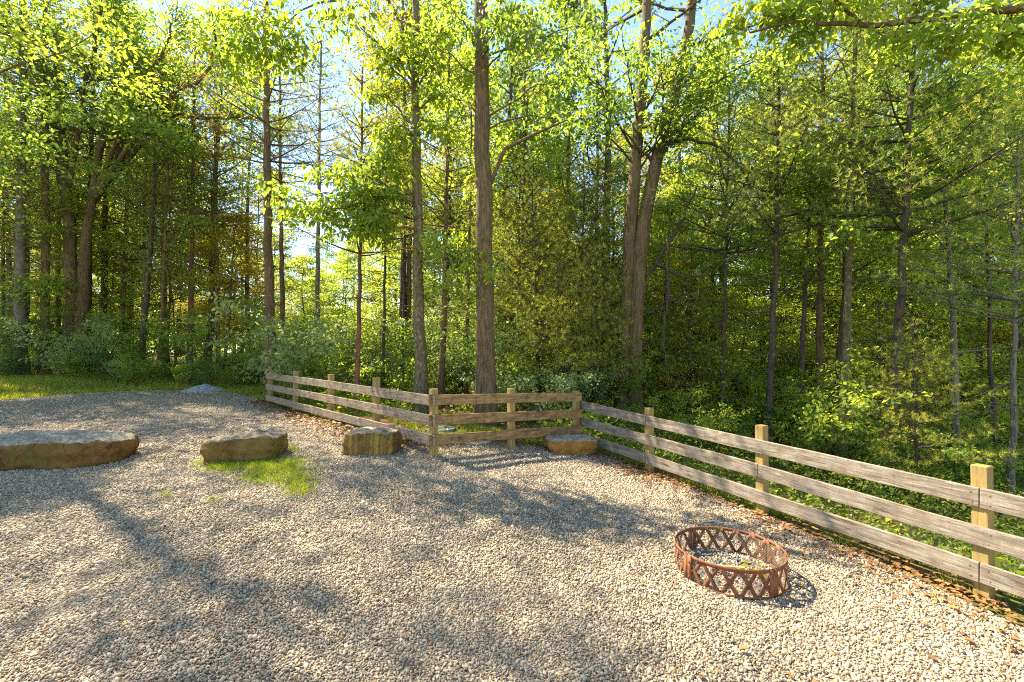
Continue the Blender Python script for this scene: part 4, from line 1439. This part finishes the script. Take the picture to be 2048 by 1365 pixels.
for px, Z, s in ((245, 23, 1.), (335, 24, 1.05), (415, 21, 1.), (505, 25, 1.1), (800, 21, 1.), (890, 19, .95), (1010, 22, 1.05), (1085, 24, 1.), (1120, 17, 1.0), (1205, 16.5, 1.0), (1345, 21, 1.), (1430, 20, .8), (1520, 23, .95), (1640, 18.5, .95),
                 (1760, 19, 1.), (1850, 15.5, .75), (1940, 18, .9), (2030, 15.5, .8), (2080, 18, 1.), (1960, 21, 1.1), (1750, 22, 1.1), (1540, 22, 1.1)):
    x = (px - 1024) / F * Z
    place(P_TALL[rng.integers(4)], "forest_tree", f"tall leafy tree in the background woods {ZN[zone(px)]}", "tree", f"background leafy trees {ZN[zone(px)]}", x, Z, s, leafmix(px if px < 1200 else 1100, Z), BARK_DARK)
for x, y, s in ((-15.5, 11.8, .85), (-20.5, 15.5, 1.)):
    place(P_TALL[0], "forest_tree", "tall leafy tree off the left border, shading the gravel", "tree", "shade trees off the left border", x, y, s, LEAF_MID, BARK_BROWN)
placed = []
for px in range(-40, 545, 26):
    Z = (16.4 if px < 110 else 14.7) + rng.random() * 1.5; x = (px - 1024) / F * Z
    k = int(rng.integers(5)); placed.append((x, Z))
    place(P_SHRUB[k], "shrub", f"leafy green shrub {ZN['left']}", "shrub", f"shrubs {ZN['left']}", x, Z, .45 + .5 * rng.random(), [LEAF_MID, LEAF_BRIGHT, LEAF_DARK, LEAF_PALE][rng.integers(4)], BARK_BROWN)
n5 = scatter(P_SHRUB, "shrub", "shrub", "leafy green shrub", "shrubs", 230, 8.0, 26, .7, (1.3, 1.8, 2.4, 1., 3.2), .65, 1.15, shrubmix, [BARK_BROWN],
             lambda px, y, x: (px < 560 and y > 16.5 and mnoise.noise(Vector((px * .02, y * .5, 3))) > -.1) or (560 < px < 1000 and y > 11.5) or (1000 <= px < 1260 and y > 9.2) or (px >= 1260 and x - np.interp(y, DX, DY) > 1.2), ypow=1.5)
print("placed", n1, n2, n3, n4, n5)


# ------------------------------------------------------------------ ground plants
def blades(mb, P, h, w, lean=.5):
    n = len(P)
    d = unit(np.array([0, 0, 1]) + rvec(n) * lean * np.array([1, 1, .2]))
    s = unit(np.cross(d, rvec(n)))
    H = (h * (.5 + rng.random(n)))[:, None]
    mid = P + d * H * .55; tip = P + d * H + (d * np.array([1, 1, 0])) * H * .5
    V = np.stack([P + s * w, P - s * w, mid - s * w * .7, mid + s * w * .7, tip], 1).reshape(-1, 3)
    b = np.arange(n)[:, None] * 5
    r = rng.random(n)
    mb.add(V, b + np.array([[0, 1, 2, 3]]), r)
    mb.T.append((b + np.array([[3, 2, 4]]) + (mb.n - len(V))).astype(np.int32)); mb.rt.append(r.astype(np.float32))


def ground_pts(n, sampler):
    X, Y = sampler(n)
    return np.stack([X, Y, g(X, Y)], -1)


def grass_patch():
    mb = MB()
    X, Y = [], []
    for (px, py, sx, sy, n) in ((500, 944, 85, 9, 1500), (445, 942, 30, 7, 800), (560, 950, 45, 10, 900), (590, 972, 40, 12, 700), (520, 968, 40, 8, 500), (575, 918, 18, 5, 150), (418, 934, 12, 4, 200), (600, 990, 25, 8, 200), (330, 970 + 25, 12, 3, 25), (430, 1007, 20, 4, 30)):
        q = np.column_stack([rng.normal(px, sx * .6, n), rng.normal(py, sy * .8, n)])
        for a, b in q[::1]:
            # ground position from the local plane
            z = .27; r = ray(a, max(b, 905)); t = (z - CAMZ) / r[2]
            X.append(r[0] * t); Y.append(r[1] * t)
    X = np.array(X); Y = np.array(Y)
    P = np.stack([X, Y, g(X, Y) + .025], -1)
    blades(mb, np.concatenate([P, P + rng.normal(0, .02, P.shape) * np.array([1, 1, 0])]), .06, .0022, .7)
    o = mb.obj("grass_patch", GRASS); kind(o, 'stuff'); tag(o, "bright green grass patch growing through gravel below the slanting boulder", "grass")


grass_patch()


def lawn():
    mb = MB()
    # bank beyond the left edge of the lot
    n = 52000
    Y = 10 + 9.5 * rng.random(n) ** .9; px = rng.uniform(-250, 540, n); X = (px - 1024) / F * Y
    k = ~in_poly(X, Y)
    P = np.stack([X[k], Y[k], g(X[k], Y[k])], -1)
    blades(mb, P, .11, .006, .5)
    o = mb.obj("grass_bank", GRASS); kind(o, 'stuff'); tag(o, "mown green grass strip along the far and left gravel edge", "grass")
    mb = MB()
    n = 16000
    t = rng.random(n); a = np.array([-5.9, 11.1]); b = np.array([-.9, 5.95])
    nrm = np.array([.72, .69])
    Q = a + (b - a) * t[:, None] + nrm * (.0 + 2.2 * rng.random(n)[:, None] ** 1.6)
    k = ~in_poly(Q[:, 0], Q[:, 1]) & (np.array([mnoise.noise(Vector((u * 1.1, v * 1.1, 2))) for u, v in Q]) > -.18)
    Q = Q[k]; P = np.stack([Q[:, 0], Q[:, 1], g(Q[:, 0], Q[:, 1])], -1)
    blades(mb, P, .075, .004, .6)
    n = 5000
    X = rng.uniform(-.9, 1.2, n); Y = rng.uniform(6.2, 8.6, n); k = ~in_poly(X, Y)
    blades(mb, np.stack([X[k], Y[k], g(X[k], Y[k])], -1), .07, .004, .6)
    # along the foot of the grey fence
    n = 9000
    t = rng.random(n) * 7.6; a = np.array([1.12, 7.66]); d = unit(np.array([2.88, -6.0])); nn = np.array([.9, .43])
    Q = a + d * t[:, None] + nn * (.02 + .55 * rng.random((n, 1)) ** 1.3)
    k = np.array([mnoise.noise(Vector((u * 1.7, v * 1.7, 5))) for u, v in Q]) > -.05
    Q = Q[k]; blades(mb, np.stack([Q[:, 0], Q[:, 1], g(Q[:, 0], Q[:, 1])], -1), .10, .0035, .7)
    o = mb.obj("fence_grass", GRASS); kind(o, 'stuff'); tag(o, "thin rough grass growing along the foot of the fences", "grass")


lawn()


def cover():
    # low leafy weeds over the slope behind the grey fence and the forest floor
    mb = MB()
    C, S = [], []
    n = 14000
    y = 1.2 + 17 * rng.random(n) ** 1.3; d = .35 + 13 * rng.random(n) ** 1.25
    x = np.interp(y, DX, DY) + d
    k = (x < y * 1.22 + 1) & ((y < 7.6) | (rng.random(n) < .8))
    x, y, d = x[k], y[k], d[k]
    z = g(x, y)
    hgt = np.minimum(.6, .08 + .22 * d) * rng.random(len(x))
    C = np.stack([x, y, z + .04 + hgt], -1)
    h_ = rng.random(len(C)) < .3
    cluster_leaves(mb, C[h_], .16, 5, .085, .6, .1, 0, .6, spread=.5)
    cluster_leaves(mb, C[~h_] + np.array([0, 0, .05]), .17, 9, .042, .8, .0, 0, .5, spread=.5)
    o = mb.obj("ground_cover", COVER); kind(o, 'stuff'); tag(o, "leafy green and yellow weeds covering the slope behind the grey fence", "ground cover")
    mb = MB()
    n = 9000
    y = 8 + 22 * rng.random(n) ** 1.2; px = rng.uniform(-200, 1300, n); x = (px - 1024) / F * y
    k = ~in_poly(x, y) & ((px > 560) | (y > 16.5)) & ((y > 9.5) | (px > 1060)) & (np.array([mnoise.noise(Vector((u * .5, v * .5, 7))) for u, v in zip(x, y)]) > -.12)
    x, y = x[k], y[k]
    C = np.stack([x, y, g(x, y) + .05 + .35 * rng.random(len(x)) ** 1.5], -1)
    cluster_leaves(mb, C, .2, 6, .10, .6, .1, 0, .6, spread=.5)
    o = mb.obj("undergrowth", LEAF_BRIGHT); kind(o, 'stuff'); tag(o, "low leafy undergrowth on the forest floor between the trunks", "undergrowth")
    mb = MB()
    n = 17000
    e = dense[dense[:, 1] > 1.5] if False else dense[(dense[:, 0] > -6.5)]
    e = e[rng.integers(len(e), size=n)]
    _ = dense[rng.integers(len(dense), size=n)]
    X = e[:, 0] + rng.normal(.06, .24, n); Y = e[:, 1] + rng.normal(0, .22, n)
    k = (Y > 2) & (X > -9) & ~((X > -9) & (X < -5.7) & (Y > 11.3))
    X, Y = X[k], Y[k]
    x2 = rng.uniform(-2.5, 4, 5200); y2 = rng.uniform(7.5, 15, 5200); kk = ~in_poly(x2, y2); x2, y2 = x2[kk], y2[kk]
    x3 = rng.uniform(-4.5, 3.4, 260); y3 = rng.uniform(2.2, 9, 260); kk = in_poly(x3, y3); x3, y3 = x3[kk], y3[kk]
    X = np.concatenate([X, x2, x3]); Y = np.concatenate([Y, y2, y3]); m = len(X)
    P = np.stack([X, Y, g(X, Y) + .04 + .015 * rng.random(m)], -1)
    L = .03 + .04 * rng.random(m); L[-len(x3):] = .035 + .03 * rng.random(len(x3))
    leaves(mb, P, rvec(m) * np.array([1, 1, .15]), np.array([0, 0, 1]) + rvec(m) * .5, L, L * .5, rng.random(m))
    o = mb.obj("leaf_litter", LITTER); kind(o, 'stuff'); tag(o, "brown and rust fallen leaves along the gravel edge and under the trees", "leaf litter")


cover()


def far_woods():
    # the woods beyond sixty metres read as one mass of leaves
    mb = MB()
    n = 8200
    a = rng.uniform(-1.05, 1.0, n); r = rng.uniform(58, 95, n)
    x, y = r * np.sin(a), r * np.cos(a)
    hmax = 5.5 + 3.5 * np.array([mnoise.noise(Vector((u * .09, v * .09, 1))) for u, v in zip(x, y)]) + 1.5 * rng.random(n)
    C = np.stack([x, y, g(x, y) + hmax * rng.random(n) ** .8], -1)
    cluster_leaves(mb, C, 1.0, 9, .5, .7, .2, 0, .7, spread=.4)
    w = MB()
    o = mb.obj("distant_woods", LEAF_BRIGHT); kind(o, 'stuff'); tag(o, "far wood seen as one leafy mass between the trunks", "woods")


far_woods()

# ------------------------------------------------------------------ light
AZ = math.radians(-55)      # to the sun: left of straight ahead
EL = math.radians(50)
sd = Vector((math.sin(AZ) * math.cos(EL), math.cos(AZ) * math.cos(EL), math.sin(EL)))
ld = bpy.data.lights.new("sun", 'SUN'); ld.energy = 5.0; ld.angle = math.radians(.53); ld.color = (1, .88, .68)
lo = bpy.data.objects.new("sun", ld); COL.objects.link(lo)
lo.rotation_euler = (-sd).to_track_quat('-Z', 'Y').to_euler()
lo.location = (-20, 20, 40)
W = bpy.data.worlds.new("World"); SC.world = W; W.use_nodes = True
nt = W.node_tree; nt.nodes.clear()
sky = nt.nodes.new('ShaderNodeTexSky'); sky.sky_type = 'NISHITA'; sky.sun_disc = False
sky.sun_elevation = EL; sky.sun_rotation = AZ; sky.air_density = 1.0; sky.dust_density = .05; sky.ozone_density = 1.0
bg = nt.nodes.new('ShaderNodeBackground'); bg.inputs[1].default_value = .095
ow = nt.nodes.new('ShaderNodeOutputWorld')
nt.links.new(sky.outputs[0], bg.inputs[0]); nt.links.new(bg.outputs[0], ow.inputs[0])

SC.view_settings.view_transform = 'Standard'
SC.view_settings.look = 'None'
SC.view_settings.exposure = 2.12
SC.view_settings.gamma = 1.0
cy = SC.cycles
cy.max_bounces = 12; cy.diffuse_bounces = 8; cy.glossy_bounces = 2; cy.transmission_bounces = 6; cy.transparent_max_bounces = 4
cy.caustics_reflective = False; cy.caustics_refractive = False
cy.sample_clamp_indirect = 6
cy.use_denoising = False
cy.filter_width = 1.1 if hasattr(cy, 'filter_width') else 1.5
cy.denoiser = 'OPENIMAGEDENOISE'
